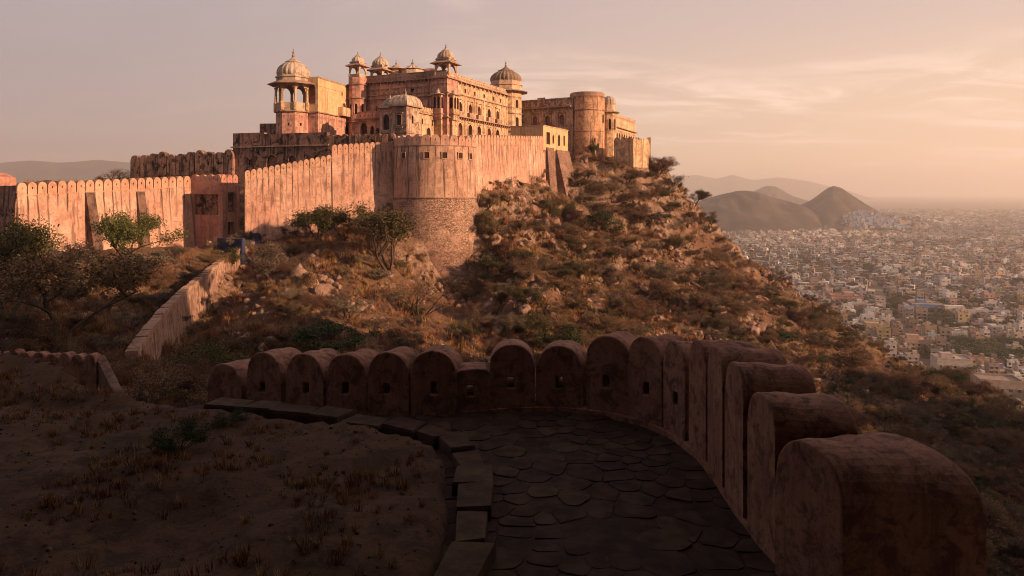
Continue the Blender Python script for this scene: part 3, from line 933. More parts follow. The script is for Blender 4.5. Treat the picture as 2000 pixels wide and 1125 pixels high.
vs, fs, uv = ring([(TR + .33, -0.9), (TR + .5, -3), (TR + .66, -6), (TR + .8, -8.9)])
mb = MB(); mb.add(vs, fs); mb.build('masonry_foot', M['masonry'], tower, uvs=uv)
for z, r, h in ((zt - 0.15, TR + .12, 0.13), (-0.92, TR + .46, 0.2)):
    mb = MB(); mb.prism(octagon(TC, r, 96), z, z + h)
    mb.build('string_course', M['cornice'], tower)
vs, fs, uv = ring([(TR + .95, -8.7), (TR + 1.3, -10.5), (TR + 2.0, -13), (TR + 3.2, -17)])
o = len(vs); vs.append((TC.x, TC.y, -8.7)); uv.append((0, 0)); fs += [(o, k, k + 1) for k in range(112)]
mb = MB(); mb.add(vs, fs); mb.build('rubble_footing', M['footing'], tower, uvs=uv)
me = merlon_mesh('tower_merlon', 1.36, 1.55, 0.8, M['tower_merlon'], sw=.13, sh=.28)
for k in range(28):
    a = 2 * PI * (k + .5) / 28
    child('merlon', me, tower, (TC.x + (TR + .01) * math.cos(a), TC.y + (TR + .01) * math.sin(a), zt - .04), a + PI / 2)
for px in (790, 834, 868, 898, 917):
    # angle on the cylinder seen at that column
    best = min((abs((TC.x + TR * math.cos(a)) / (TC.y + TR * math.sin(a)) * F + 1000 - px), a) for a in np.linspace(-PI, 0, 900))[1]
    n_ = Vector((math.cos(best), math.sin(best))); U_ = Vector((-n_.y, n_.x)); O_ = TC + n_ * (TR + .13) - U_ * .36
    mb = MB()
    z0 = Z(309, 106); hh = 0.86
    mb.box((O_.x, O_.y, z0), (U_ * .72).to_3d(), (n_ * .03).to_3d(), (0, 0, hh))
    wdw = mb.build('window', M['void'], tower)
    mb = MB()
    for (u, wd_, z, h_) in ((-.12, .12, z0 - .12, hh + .24), (.72, .12, z0 - .12, hh + .24), (0, .72, z0 - .12, .12), (0, .72, z0 + hh, .12)):
        q = O_ + U_ * u
        mb.box((q.x, q.y, z), (U_ * wd_).to_3d(), (n_ * .1).to_3d(), (0, 0, h_))
    mb.build('frame', M['tower_merlon'], wdw)

# wall from the tower to the buttressed block
W3A, W3B = V2(922, 111), V2(1063, 134)
w3 = rampart('receding_wall', 'sunlit wall with narrow merlons running back from the round tower', W3A, W3B, 7.35, 8.95, -6, 27, 1.55, batter=0.05)

# ------------------------------------------------------------------ dark terraces in front of the palace
tA, tB = V2(455, 125.4), V2(640, 119.0)
t1 = thing('terrace_wall', 'blackened terrace wall with flat parapet and arched niches', 'terrace wall', (tA.x, tA.y, 3))
U_ = (tB - tA).normalized(); L_ = (tB - tA).length; N_ = Vector((U_.y, -U_.x)); bk = Vector((-N_.x, -N_.y)) * 5
zc = 7.7
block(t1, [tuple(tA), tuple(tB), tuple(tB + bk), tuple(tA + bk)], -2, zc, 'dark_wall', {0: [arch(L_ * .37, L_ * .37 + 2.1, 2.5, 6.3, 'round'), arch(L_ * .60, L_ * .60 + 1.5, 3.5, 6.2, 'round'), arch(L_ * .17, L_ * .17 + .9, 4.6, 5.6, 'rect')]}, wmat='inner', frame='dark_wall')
cornice(t1, [tuple(tA), tuple(tB), tuple(tB + bk), tuple(tA + bk)], zc, 0.22, 0.28)
mb = MB()
for s0, s1, h_, o_ in ((0, .34, 2.35, 0.0), (.34, 1.0, 2.05, 0.04)):
    q = tA + U_ * (L_ * s0) + N_ * o_
    mb.box((q.x, q.y, zc + .2), (U_ * (L_ * (s1 - s0) - .01)).to_3d(), (-N_ * .8).to_3d(), (0, 0, h_))
mb.build('parapet', M['dark_wall'], t1)
mb = MB(); q = tA - N_ * 2.2 - U_ * 1.8; mb.box((q.x, q.y, 5), (U_ * 2.4).to_3d(), (-N_ * 1.5).to_3d(), (0, 0, 3.2)); mb.build('upper_block', M['dark_wall'], t1)

tD = V2(772, 116.0)
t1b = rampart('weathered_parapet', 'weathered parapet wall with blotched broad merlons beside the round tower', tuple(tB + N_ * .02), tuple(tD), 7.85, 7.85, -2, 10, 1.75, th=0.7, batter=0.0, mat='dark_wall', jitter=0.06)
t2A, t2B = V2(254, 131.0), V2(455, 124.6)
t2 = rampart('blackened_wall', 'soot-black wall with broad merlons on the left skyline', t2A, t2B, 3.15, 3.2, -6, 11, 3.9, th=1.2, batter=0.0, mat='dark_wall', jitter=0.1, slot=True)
mb = MB(); q = V2(520, 131); mb.box((q.x - 1.2, q.y, 8), (3.2, -.4, 0), (0.3, 2, 0), (0, 0, 4.5)); 
tb = thing('roof_block', 'low dark block peeping over the terrace below the domed tower', 'building', (q.x, q.y, 8)); mb.build('block', M['dark_wall'], tb)

# ------------------------------------------------------------------ main palace
U1 = Vector((0.912, -0.41)).normalized(); U2 = Vector((0.41, 0.912)).normalized()
V0 = V2(873, 128)
def pp(a, b): q = V0 - U1 * a + U2 * b; return (q.x, q.y)
def rect(a0, a1, b0, b1): return [pp(a1, b0), pp(a0, b0), pp(a0, b1), pp(a1, b1)]

pal = thing('palace', 'three-storey sandstone palace with shaded pink front and sunlit ochre side', 'palace', (*pp(10, 15), 6))
A_L, Bb = 18.6, 29.5
f_main = rect(0.9, A_L, 1.3, Bb)
Lf = A_L - 0.9; Ls = Bb - 1.3
side = []
bs = [6.59, 10.66, 14.4, 18.9, 22.96]
for b in bs:
    u = b - 1.3
    side.append(arch(u - .72, u + .72, 14.95, 16.9))
    side.append(arch(u - .85, u + .85, 10.2, 13.0))
for b in (8.6, 12.5, 16.6, 21.0, 24.4):
    side.append(arch(b - 1.3 - .32, b - 1.3 + .32, 18.75, 19.55, 'rect'))
front = [arch(Lf - 7.6, Lf - 6.7, 18.35, 19.55), arch(Lf - 15.2, Lf - 14.6, 15.2, 16.2, 'rect'), arch(4.6, 5.2, 13.6, 15.2), arch(Lf - 6.2, Lf - 4.4, 12.6, 15.1), arch(Lf - 10.5, Lf - 9.3, 12.8, 14.8)]
mbf = MB()
# shaded pink front and sunlit ochre side are separate wall parts
fa, fb, fc, fd = [Vector(q) for q in f_main]
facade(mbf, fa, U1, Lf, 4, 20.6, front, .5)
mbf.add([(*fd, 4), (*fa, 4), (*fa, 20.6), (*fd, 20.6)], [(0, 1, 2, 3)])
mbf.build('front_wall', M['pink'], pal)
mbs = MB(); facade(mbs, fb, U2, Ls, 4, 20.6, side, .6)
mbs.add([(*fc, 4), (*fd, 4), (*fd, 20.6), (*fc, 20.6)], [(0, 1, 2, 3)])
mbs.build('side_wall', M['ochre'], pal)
mbr = MB(); mbr.add([(*q, 20.6) for q in f_main], [(0, 1, 2, 3)]); mbr.build('roof', M['cornice'], pal)
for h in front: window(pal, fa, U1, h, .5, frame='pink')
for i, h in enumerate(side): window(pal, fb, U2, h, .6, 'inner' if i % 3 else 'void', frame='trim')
# rectangular mouldings and pilasters on the side
mo = MB(); N2 = Vector((U2.y, -U2.x)); N1 = Vector((U1.y, -U1.x))
def bar(m_, O, U, Nn, u, z, wd_, h_, out):
    q = O + U * u + Nn * out; m_.box((q.x, q.y, z), (U * wd_).to_3d(), (-Nn * (out + .04)).to_3d(), (0, 0, h_))
for b in bs:
    u = b - 1.3
    bar(mo, fb, U2, N2, u - 1.15, 17.35, 2.3, .22, .22)
    bar(mo, fb, U2, N2, u - 1.12, 15.3, .16, 2.05, .10); bar(mo, fb, U2, N2, u + .96, 15.3, .16, 2.05, .10)
    bar(mo, fb, U2, N2, u - .5, 17.6, 1.0, .35, .12)
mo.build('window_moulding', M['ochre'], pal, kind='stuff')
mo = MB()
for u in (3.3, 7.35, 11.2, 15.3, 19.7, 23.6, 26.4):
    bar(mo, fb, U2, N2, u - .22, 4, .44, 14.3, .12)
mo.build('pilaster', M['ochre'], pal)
mo = MB()
for b in bs:
    bar(mo, fb, U2, N2, b - 1.3 - 1.2, 14.15, 2.4, 0.95, .55)
    for k in range(2): pass
mo.build('balcony', M['cornice'], pal, kind='stuff')
mo = MB(); bar(mo, fb, U2, N2, 1.5, 13.95, Ls - 2.5, .2, .75)
for u in np.arange(2.0, Ls - 2, 0.95): bar(mo, fb, U2, N2, float(u), 13.55, .2, .4, .5)
mo.build('balcony_ledge', M['cornice'], pal)
for z, h_, o_ in ((20.6, .2, .55), (18.2, .16, .22)):
    cornice(pal, f_main, z, h_, o_)
mo = MB(); bar(mo, fa, U1, N1, 0, 19.35, Lf, .13, .10); bar(mo, fa, U1, N1, 0, 17.5, Lf, .2, .3); bar(mo, fa, U1, N1, 0, 13.2, Lf, .15, .15); mo.build('front_band', M['cornice'], pal)
mo = MB()
for u in np.arange(.9, Lf, 2.2): bar(mo, fa, U1, N1, float(u), 17.7, .1, 2.9, .05)
mo.build('front_joint', M['pink'], pal, kind='stuff')
# blind arched panels and small niches that give the shaded front its relief
mo, mv = MB(), MB()
for u in np.arange(1.35, Lf - 1.6, 2.2):
    u = float(u)
    for z0_, z1_ in ((17.85, 19.15), (14.0, 17.0)):
        for du_, w_ in ((0, .12), (1.5, .12)): bar(mo, fa, U1, N1, u + du_, z0_, w_, z1_ - z0_, .09)
        bar(mo, fa, U1, N1, u, z1_, 1.62, .13, .12)
        bar(mv, fa, U1, N1, u + .6, z0_ + .35, .42, (z1_ - z0_) * .45, .015)
mo.build('panel_frame', M['pink'], pal, kind='stuff'); mv.build('niche', M['inner'], pal, kind='stuff')
mo = MB()
for u in np.arange(.5, Lf, .8): bar(mo, fa, U1, N1, float(u), 20.3, .2, .34, .4)
mo.build('bracket', M['cornice'], pal, kind='stuff')
# carved panels between the windows of the sunlit side
mo, mv = MB(), MB()
for i_, b in enumerate((4.6, 8.6, 12.5, 16.6, 21.0, 25.0)):
    u = b - 1.3
    for z0_, z1_ in ((15.2, 16.6), (16.75, 17.2), (11.2, 12.9)):
        bar(mo, fb, U2, N2, u - .42, z0_, .84, z1_ - z0_, .07); bar(mv, fb, U2, N2, u - .24, z0_ + .18, .48, (z1_ - z0_) * .6, .085)
for b in bs:
    u = b - 1.3
    bar(mv, fb, U2, N2, u - .9, 18.55, .5, .6, .02); bar(mo, fb, U2, N2, u - 1.0, 13.15, 2.0, .16, .16)
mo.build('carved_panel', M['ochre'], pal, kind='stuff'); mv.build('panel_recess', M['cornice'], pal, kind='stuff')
mo = MB()
for u in np.arange(1.2, Ls, 1.9): bar(mo, fb, U2, N2, float(u), 20.2, .22, .4, .42)
mo.build('bracket', M['cornice'], pal, kind='stuff')
parapet(pal, f_main, 20.8, 21.95, 'cornice', (0,), 0.9)
parapet(pal, f_main, 20.8, 21.75, 'trim', (1, 3), 0.8)

# corner tower with its kiosk and two balcony oriels
ct = rect(-0.1, 2.7, -0.1, 3.9)
block(pal, ct, 4, 21.0, 'pink', {}, name='corner_tower')
cornice(pal, ct, 20.4, .2, .32); cornice(pal, ct, 17.75, .16, .25); cornice(pal, ct, 13.3, .16, .3)
kc = pp(1.3, 1.9)
rot0 = math.atan2(U1.y, U1.x)
chhatri(pal, kc, 21.1, 1.95, 4, 2.35, 0.75, 1.55, 1.9, rail=.55, rot=rot0 + PI / 4, colmat='trim', ribs=16)
def oriel(root, O, U, Nn, u, wd_, z0, z1, out, dome_h, mat, nar=2):
    """projecting balcony window on brackets with small dome"""
    a = O + U * u; f = [tuple(a - Nn * .1), tuple(a - Nn * .1), 0, 0]
    foot = [tuple(a + Nn * out), tuple(a + U * wd_ + Nn * out), tuple(a + U * wd_ - Nn * .1), tuple(a - Nn * .1)]
    hs = []
    g = .22; aw = (wd_ - g * (nar + 1)) / nar
    for k in range(nar): hs.append(arch(g + k * (aw + g), g + k * (aw + g) + aw, z0 + .95, z1 - .35))
    block(root, foot, z0, z1, mat, {0: hs, 3: [arch(.15, out - .05, z0 + .95, z1 - .35)], 1: [arch(.15, out - .05, z0 + .95, z1 - .35)]}, depth=.3, name='oriel', frame=None)
    cornice(root, foot, z1, .15, .35, slope=.1)
    cornice(root, foot, z0 - .12, .14, .15)
    mb = MB()
    mb.prism(foot, z0 - 1.1, z0 - .12, None); 
    c = Vector(foot[0]).lerp(Vector(foot[2]), .5)
    mb.build('bracket', M[mat], root)
    dome(root, c, z1 + .12, min(wd_, out) * .52, dome_h, 'dome', ribs=12, n=36, collar=True, finial=.8)
fa2, fb2 = Vector(ct[0]), Vector(ct[1])
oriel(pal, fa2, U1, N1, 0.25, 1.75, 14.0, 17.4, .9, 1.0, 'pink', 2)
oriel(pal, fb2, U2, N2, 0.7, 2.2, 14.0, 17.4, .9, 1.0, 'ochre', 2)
mo = MB(); bar(mo, fa2, U1, N1, 0.45, 8.9, 1.4, 4.2, .55); bar(mo, fb2, U2, N2, .9, 8.9, 1.7, 4.2, .55); mo.build('oriel_base', M['ochre'], pal)
mo = MB(); bar(mo, fa2, U1, N1, 0.3, 8.7, 1.7, .2, .7); bar(mo, fb2, U2, N2, .7, 8.7, 2.1, .2, .7); mo.build('oriel_ledge', M['cornice'], pal)

# left turret with small kiosk
lc = V2(699, 136.3)
lt = octagon(lc, 1.75, 8)
ops = {}
for e in range(8):
    ops[e] = [arch(.42, .92, 14.6, 16.6)] if e in (4, 5, 6) else []
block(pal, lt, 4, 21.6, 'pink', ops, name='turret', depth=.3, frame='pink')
cornice(pal, lt, 20.2, .18, .28); cornice(pal, lt, 17.6, .16, .2); cornice(pal, lt, 13.2, .16, .25)
chhatri(pal, lc, 21.7, 1.55, 4, 2.35, .65, 1.15, 1.5, rail=.6, rot=rot0 + PI / 4, colmat='trim', ribs=12)
chhatri(pal, V2(743, 142), 21.6, 1.85, 4, 2.6, .8, 1.6, 1.95, rail=.5, rot=rot0 + PI / 4, colmat='trim', ribs=16)
# roof cones and the vaulted roof behind
for px, yt, yb, r, Y in ((774, 117, 136, 1.9, 144), (806, 116, 138, 2.6, 143)):
    c = V2(px, Y); zb = Z(yb, Y); hh = Z(yt, Y) - zb
    mb = MB()
    if px == 774: mb.prism(octagon(c, r * .75), zb - 1.5, zb); mb.prism(octagon(c, r * 1.25), zb, zb + .12)
    else: mb.prism(octagon(c, r * .9), zb - 1.5, zb)
    k = mb.build('kiosk', M['trim'], pal)
    m2 = MB(); hh *= .78
    m2.lathe([(r, .1), (r * .8, hh * .12), (r * .55, hh * .30), (r * .45, hh * .42), (r * .38, hh * .50), (r * .18, hh * .60), (r * .08, hh * .72), (r * .12, hh * .84), (r * .05, hh), (r * .02, hh * 1.3)], (c.x, c.y, zb), 48, .14, 12)
    m2.build('cone_roof', M['dome'], k)
vq = [V2(816, 145), V2(848, 143), V2(850, 149), V2(818, 151)]
mb = MB(); mb.prism([tuple(q) for q in vq], 20, 24.2); mb.build('roof_room', M['pink'], pal)
bangla(pal, [tuple(q) for q in vq], 24.2, .9, 'pink', 'vaulted_roof', over=.2)

# domed tower at the far end of the sunlit side
dc = V2(988, 157.5)
do = octagon(dc, 3.7)
ops = {e: [arch(1.0, 1.8, 18.2, 20.0), arch(1.0, 1.9, 13.6, 16.2)] for e in (4, 5, 6, 7)}
dt = thing('domed_tower', 'eight-sided ochre tower under the largest dark ribbed dome', 'tower', (dc.x, dc.y, 6))
block(dt, do, 4, 21.9, 'ochre', ops, depth=.35)
cornice(dt, do, 16.9, .18, .2); cornice(dt, do, 13.0, .18, .3)
mb = MB(); mb.prism(offset(do, 1.3), 21.75, 22.2, offset(do, .05)); mb.build('eave', M['cornice'], dt)
mb = MB(); mb.prism(offset(do, .0), 22.2, 23.2); mb.prism(offset(do, .2), 23.2, 23.45); mb.prism(offset(do, -.12), 23.45, 24.2); mb.build('drum', M['trim'], dt)
dome(dt, dc, 24.1, 3.45, 3.3, 'dome_dark', ribs=24, n=96, finial=.75)

# lower court range between the left wing and the front pavilion
lcf = rect(12.2, 18.4, -1.0, 1.25)
low = thing('court_range', 'low arcaded range with dark arches deep in the shaded court', 'building', (*pp(15, 0), 6))
ops = {0: [arch(.4, 1.9, 9.5, 13.0), arch(2.6, 3.5, 10.0, 12.3), arch(3.9, 4.7, 9.6, 11.9), arch(5.0, 5.7, 9.6, 11.6)]}
block(low, lcf, 4, 13.6, 'pink', ops, depth=.5, frame='pink'); cornice(low, lcf, 13.6, .18, .4); parapet(low, lcf, 13.75, 14.9, 'pink', (0,), .8)

# front pavilion with curved roof
Vp = V2(794, 120)
def pq(a, b): q = Vp - U1 * a + U2 * b; return (q.x, q.y)
def rectp(a0, a1, b0, b1): return [pq(a1, b0), pq(a0, b0), pq(a0, b1), pq(a1, b1)]
fp = thing('front_pavilion', 'stained square pavilion with curved ribbed roof and arched balcony window', 'pavilion', (*pq(2, 3), 6))
f1 = rectp(0, 3.1, 0, 4.3)
block(fp, f1, 4, 14.45, 'grey_range', {0: [arch(1.15, 2.05, 11.3, 12.95, 'rect')], 1: [arch(1.5, 2.1, 11.6, 13.0)]}, depth=.35)
cornice(fp, f1, 14.45, .18, .4, slope=.1); cornice(fp, f1, 9.9, .15, .15)
mo = MB(); bar(mo, Vector(f1[0]), U1, N1, .8, 13.2, 1.6, .2, .25); bar(mo, Vector(f1[0]), U1, N1, .8, 10.7, 1.6, .35, .2); mo.build('hood', M['cornice'], fp)
bangla(fp, f1, 14.6, 2.0, 'dome')
f2 = rectp(3.12, 5.7, .5, 2.9)
block(fp, f2, 4, 14.3, 'pink', {0: [arch(.55, 2.0, 10.6, 13.3)]}, depth=.5, frame='trim', name='balcony_bay')
cornice(fp, f2, 14.3, .14, .5, slope=.2)
mo = MB(); bar(mo, Vector(f2[0]), U1, N1, .4, 10.0, 1.8, .5, .3); mo.build('balcony', M['cornice'], fp)
mb = MB(); mb.prism(offset(f2, .05), 14.45, 14.95, offset(f2, -.2)); mb.build('drum', M['dome'], fp)
c2 = pq(4.4, 1.7)
mb = MB(); mb.lathe([(1.25, 0), (1.2, .35), (.95, .8), (.6, 1.1), (.25, 1.3), (.08, 1.45), (.1, 1.6), (.02, 1.8)], (*c2, 14.9), 24); mb.build('dome', M['dome'], fp, smooth=True)
f3 = rectp(.05, 3.1, 4.32, 9.8)
block(fp, f3, 4, 13.6, 'ochre', {1: [arch(2.2, 3.5, 9.3, 11.4), arch(.6, 1.0, 11.8, 12.8), arch(4.0, 4.4, 11.8, 12.9)]}, depth=.4, name='side_wing')
cornice(fp, f3, 13.6, .15, .3); cornice(fp, f3, 9.7, .13, .15)
me = merlon_mesh('small_merlon', .72, 1.15, .3, M['ochre'], sw=.1, sh=.2)
for k in range(7):
    q = Vector(f3[1]) + U2 * (.4 + k * .78)
    child('merlon', me, fp, (q.x, q.y, 13.72), math.atan2(U2.y, U2.x))

# left wing: domed octagonal kiosk tower and the sunlit yellow block behind it
oc = V2(573, 126.5)
lw = thing('west_wing', 'wing of yellow and pink walls ending in big open domed kiosk', 'palace wing', (oc.x, oc.y, 6))
oo = octagon(oc, 2.95)
ops = {e: [arch(.9, 1.25, 11.5, 11.95, 'rect')] for e in (4, 5, 6)}
block(lw, oo, 2, 13.9, 'pink', ops, depth=.25, frame=None, name='octagon_base')
cornice(lw, oo, 13.9, .22, .35)
chhatri(lw, oc, 14.2, 2.95, 8, 5.0, 1.35, 2.85, 3.25, rail=1.35, colmat='ochre', ribs=20)
yA = V2(621, 125.5); yB = V2(692, 138.5); yU = (yB - yA).normalized(); yN = Vector((yU.y, -yU.x)); yL = (yB - yA).length
yfoot = [tuple(yA - yN * 2.6), tuple(yA), tuple(yB), tuple(yB - yN * 2.6)]
block(lw, yfoot, 2, 13.9, 'pink', {1: [arch(yL * .44, yL * .44 + .5, 10.3, 11.4), arch(yL * .72, yL * .72 + 2.0, 9.6, 13.0)]}, depth=.4, name='lower_wall')
cornice(lw, yfoot, 13.9, .2, .3)
block(lw, yfoot, 14.1, 20.2, 'yellow', {1: [arch(yL * .62, yL * .62 + .45, 18.0, 18.8), arch(yL * .64, yL * .64 + 1.5, 14.9, 16.7)], 0: [arch(.55, 2.1, 15.5, 19.0)]}, depth=.35, name='upper_wall', wmat='inner')
mo = MB(); bar(mo, yA, yU, yN, 0, 19.95, yL, .3, .08); mo.build('coping', M['cornice'], lw)
mo = MB()
for f_ in (.12, .24, .36): bar(mo, yA, yU, yN, yL * f_, 14.6, .12, 3.4, .06); bar(mo, yA, yU, yN, yL * f_, 18.0, yL * .1, .1, .06)
bar(mo, yA, yU, yN, 0, 18.6, yL, .1, .07); mo.build('panel_moulding', M['yellow'], lw, kind='stuff')
mo = MB(); bar(mo, yA, yU, yN, yL * .52, 14.1, yL * .45, 1.6, 1.0); mo.build('balcony', M['ochre'], lw)
for k in range(3):
    pass
# someone standing at the kiosk's balustrade
pxp = V2(578, 126.0)
pe = thing('person', 'small dark-clothed figure leaning at the kiosk balustrade', 'person', (pxp.x, pxp.y, 14.2))
mb = MB(); mb.lathe([(.13, 0), (.16, .4), (.2, .85), (.18, 1.0), (.24, 1.3), (.25, 1.45), (.12, 1.52), (.07, 1.56), (.06, 1.6)], (pxp.x, pxp.y, 14.2), 10)
for s in (-1, 1):
    mb.tube([Vector((pxp.x + s * .24, pxp.y, 15.62)), Vector((pxp.x + s * .34, pxp.y - .1, 15.3)), Vector((pxp.x + s * .22, pxp.y - .38, 15.22))], [.06, .05, .04], 6)
mb.build('body', M['skin'], pe, smooth=True)
mb = MB(); mb.lathe([(.03, 0), (.07, .03), (.095, .1), (.1, .17), (.085, .23), (.04, .27), (.01, .28)], (pxp.x, pxp.y - .04, 15.78), 10); mb.build('head', M['skin_tone'], pe, smooth=True)

# low block on buttresses at the end of the receding wall
ec = V2(1061, 133.4)
eL = ec - U1 * 6.6; eU = Vector((5.3, 11.0)).normalized(); eR = V2(1109, 144.5); eU = (eR - ec).normalized(); eLen = (eR - ec).length
eb = thing('buttressed_block', 'square ochre block with slit windows standing on two leaning buttresses', 'building', (ec.x, ec.y, 2))
ef = [tuple(eL), tuple(ec), tuple(eR), tuple(eR - U1 * 6.6)]
eN = Vector((eU.y, -eU.x))
block(eb, ef, 7.9, 12.35, 'yellow', {1: [arch(1.5, 3.2, 9.0, 11.3, 'rect'), arch(4.4, 5.2, 9.3, 11.0), arch(7.2, 8.3, 9.0, 11.3), arch(10.0, 10.8, 9.2, 11.2, 'rect')], 0: [arch(3.6, 4.6, 8.6, 10.2)]}, depth=.5, frame=None, wmat='void')
cornice(eb, ef, 12.35, .14, .12, 'trim')
block(eb, [tuple(eL - U2 * .0), tuple(ec), tuple(eR), tuple(eR - U1 * 6.5)], -6, 7.88, 'footing', {}, name='lower_wall', roof=False)
for s0, wd_, zt_, out in ((1.3, 3.3, 8.4, 1.4), (5.9, 6.6, 8.2, 3.3)):
    vs = []
    for e, w_ in ((0, 1), (wd_, 1)):
        b0 = ec + eU * (s0 + e)
        for off, z in ((-.1, zt_), (.25, zt_), (out, -5.0), (-.1, -5.0)):
            r_ = b0 + eN * off; vs.append((r_.x, r_.y, z))
    mb = MB(); mb.add(vs, [(0, 1, 2, 3), (7, 6, 5, 4), (0, 4, 5, 1), (1, 5, 6, 2)]); mb.build('buttress', M['footing'], eb)

# east range, round ochre tower, far wing and end bastion
eA, eB = V2(1016, 160.5), V2(1118, 154.0)
er = thing('east_range', 'grey weathered range with three hooded niche windows', 'building', (eA.x, eA.y, 6))
rU = (eB - eA).normalized(); rN = Vector((rU.y, -rU.x)); rL = (eB - eA).length; bk = -rN * 6
rf = [tuple(eA), tuple(eB), tuple(eB + bk), tuple(eA + bk)]
niches = [on_line(eA, eB, px)[1] for px in (1045, 1069.5, 1097.5)]
block(er, rf, 4, 19.0, 'grey_range', {0: [arch(u - .6, u + .6, 14.6, 16.75) for u in niches]}, depth=.5, wmat='inner', frame='grey_range')
mo = MB()
for u in niches:
    bar(mo, eA, rU, rN, u - 1.05, 17.15, 2.1, .18, .35); bar(mo, eA, rU, rN, u - 1.0, 14.5, .18, 2.65, .12); bar(mo, eA, rU, rN, u + .82, 14.5, .18, 2.65, .12)
mo.build('niche_hood', M['cornice'], er, kind='stuff')
mo, mv = MB(), MB()
for u in np.arange(.5, rL - 1.2, 1.55): bar(mo, eA, rU, rN, float(u), 18.75, 1.0, 1.1, .08); bar(mv, eA, rU, rN, float(u) + .25, 19.0, .5, .55, .1)
mo.build('carved_panel', M['grey_range'], er, kind='stuff'); mv.build('panel_recess', M['inner'], er, kind='stuff')
mo = MB(); bar(mo, eA, rU, rN, 1.6, 18.35, rL - 1.8, .22, .75); bar(mo, eA, rU, rN, 0, 13.2, rL, .2, .3); mo.build('hood_band', M['cornice'], er)
parapet(er, rf, 19.0, 20.3, 'grey_range', (0,), 2.2)
mo = MB(); bar(mo, eA, rU, rN, 4.4, 20.4, 1.9, .35, .05); mo.build('coping_block', M['cornice'], er)

rc = V2(1147, 156.5); RR = 3.75
rtw = thing('ochre_round_tower', 'tall smooth ochre drum tower at the right end of the palace', 'tower', (rc.x, rc.y, 7))
mb = MB(); mb.lathe([(RR + .05, 2), (RR, 8), (RR, 20.6)], (rc.x, rc.y, 0), 72); mb.build('wall', M['round_ochre'], rtw, smooth=False)
mb = MB(); mb.lathe([(RR + .1, 20.5), (RR + .12, 20.65), (RR + .06, 20.7), (RR + .06, 21.3), (RR - .1, 21.5), (RR - .4, 21.5)], (rc.x, rc.y, 0), 72); mb.build('parapet', M['cornice'], rtw)
mb = MB()
for z in (17.6, 13.0): mb.prism(octagon(rc, RR + .14, 64), z, z + .2)
mb.build('string_course', M['round_ochre'], rtw)
for ang, z0_, h_ in ((-.55, 15, 1.6), (-.25, 9.5, 1.5), (-1.25, 10.6, .9), (-1.3, 7.6, 1.2)):
    n_ = Vector((math.cos(ang), math.sin(ang))); U_ = Vector((-n_.y, n_.x)); O_ = rc + n_ * (RR - .02) - U_ * .2
    mb = MB(); mb.box((O_.x, O_.y, z0_), (U_ * .4).to_3d(), (n_ * .05).to_3d(), (0, 0, h_)); wd_ = mb.build('slit_window', M['void'], rtw)
    mb = MB()
    for u in (-.1, .4): q = O_ + U_ * u; mb.box((q.x, q.y, z0_ - .1), (U_ * .1).to_3d(), (n_ * .13).to_3d(), (0, 0, h_ + .2))
    mb.build('frame', M['round_ochre'], wd_)

kt = V2(1189, 160); kf = octagon(kt, 1.75)
kk = thing('kiosk_turret', 'slim eight-sided turret with small onion dome behind the round tower', 'turret', (kt.x, kt.y, 7))
block(kk, kf, 2, 17.7, 'ochre', {e: [arch(.4, .95, 13.8, 16.2)] for e in (4, 5, 6)}, depth=.3)
mb = MB(); mb.prism(offset(kf, .75), 17.6, 17.95, offset(kf, .05)); mb.build('eave', M['cornice'], kk)
mb = MB(); mb.prism(offset(kf, -.05), 17.95, 19.3); mb.build('drum', M['trim'], kk)
mb = MB(); mb.lathe([(1.55, 0), (1.62, .5), (1.5, 1.1), (1.1, 1.7), (.5, 2.05), (.1, 2.2)], (kt.x, kt.y, 19.25), 40, .1, 12); mb.build('dome', M['dome'], kk)

wA, wB = V2(1200, 161), V2(1241, 178)
ew = thing('east_wing', 'low sunlit ochre wing with a row of narrow arched windows', 'building', (wA.x, wA.y, 5))
wU = (wB - wA).normalized(); wN = Vector((wU.y, -wU.x)); wL = (wB - wA).length
wf = [tuple(wA - wN * 0), tuple(wB), tuple(wB - wN * 6), tuple(wA - wN * 6)]
block(ew, wf, 2, 16.6, 'ochre', {0: [arch(wL * (.08 + .112 * k), wL * (.08 + .112 * k) + 1.15, 9.4, 13.6) for k in range(8)]}, depth=.5)
cornice(ew, wf, 14.6, .2, .5); parapet(ew, wf, 16.6, 17.6, 'trim', (0, 1), 1.2)
sA, sB = V2(1241, 176), V2(1266, 172)
es = rampart('broken_wall', 'short broken wall with tall end piers on the right skyline', sA, sB, 11.6, 11.6, 2, 4, 1.0, th=.6, mat='ochre', batter=0, course=False, slot=False)
mb = MB()
for u in (0.0, .9): q = sA.lerp(sB, u); mb.box((q.x, q.y - .1, 8), (.9, -.1, 0), (.1, .8, 0), (0, 0, 5.4 - u * .3))
mb.build('pier', M['ochre'], es)

qc = V2(1237, 150)
qL = qc - U1 * 4.2; qU = Vector((.72, .69)).normalized(); qR = qc + qU * 5.4
eb2 = thing('end_bastion', 'angular bastion with one dark and one sunlit face at the cliff edge', 'bastion', (qc.x, qc.y, 3))
qf = [tuple(qL), tuple(qc), tuple(qR), tuple(qR - U1 * 4.2)]
block(eb2, qf, 5.2, 10.5, 'ochre', {}, name='wall')
vs = [(*q, 5.2) for q in offset(qf, .05)] + [(*q, -4) for q in offset(qf, .9)]
mb = MB(); mb.add(vs, [(i, 4 + i, 4 + (i + 1) % 4, (i + 1) % 4) for i in range(4)]); mb.build('footing', M['footing'], eb2)
me = merlon_mesh('bastion_merlon', 1.35, 1.1, .5, M['ochre'], slot=False)
for k in range(3):
    q = qL + U1 * (.7 + k * 1.4); child('merlon', me, eb2, (q.x, q.y, 10.48), math.atan2(U1.y, U1.x))
me = merlon_mesh('bastion_merlon', .85, .9, .5, M['ochre'], slot=False)
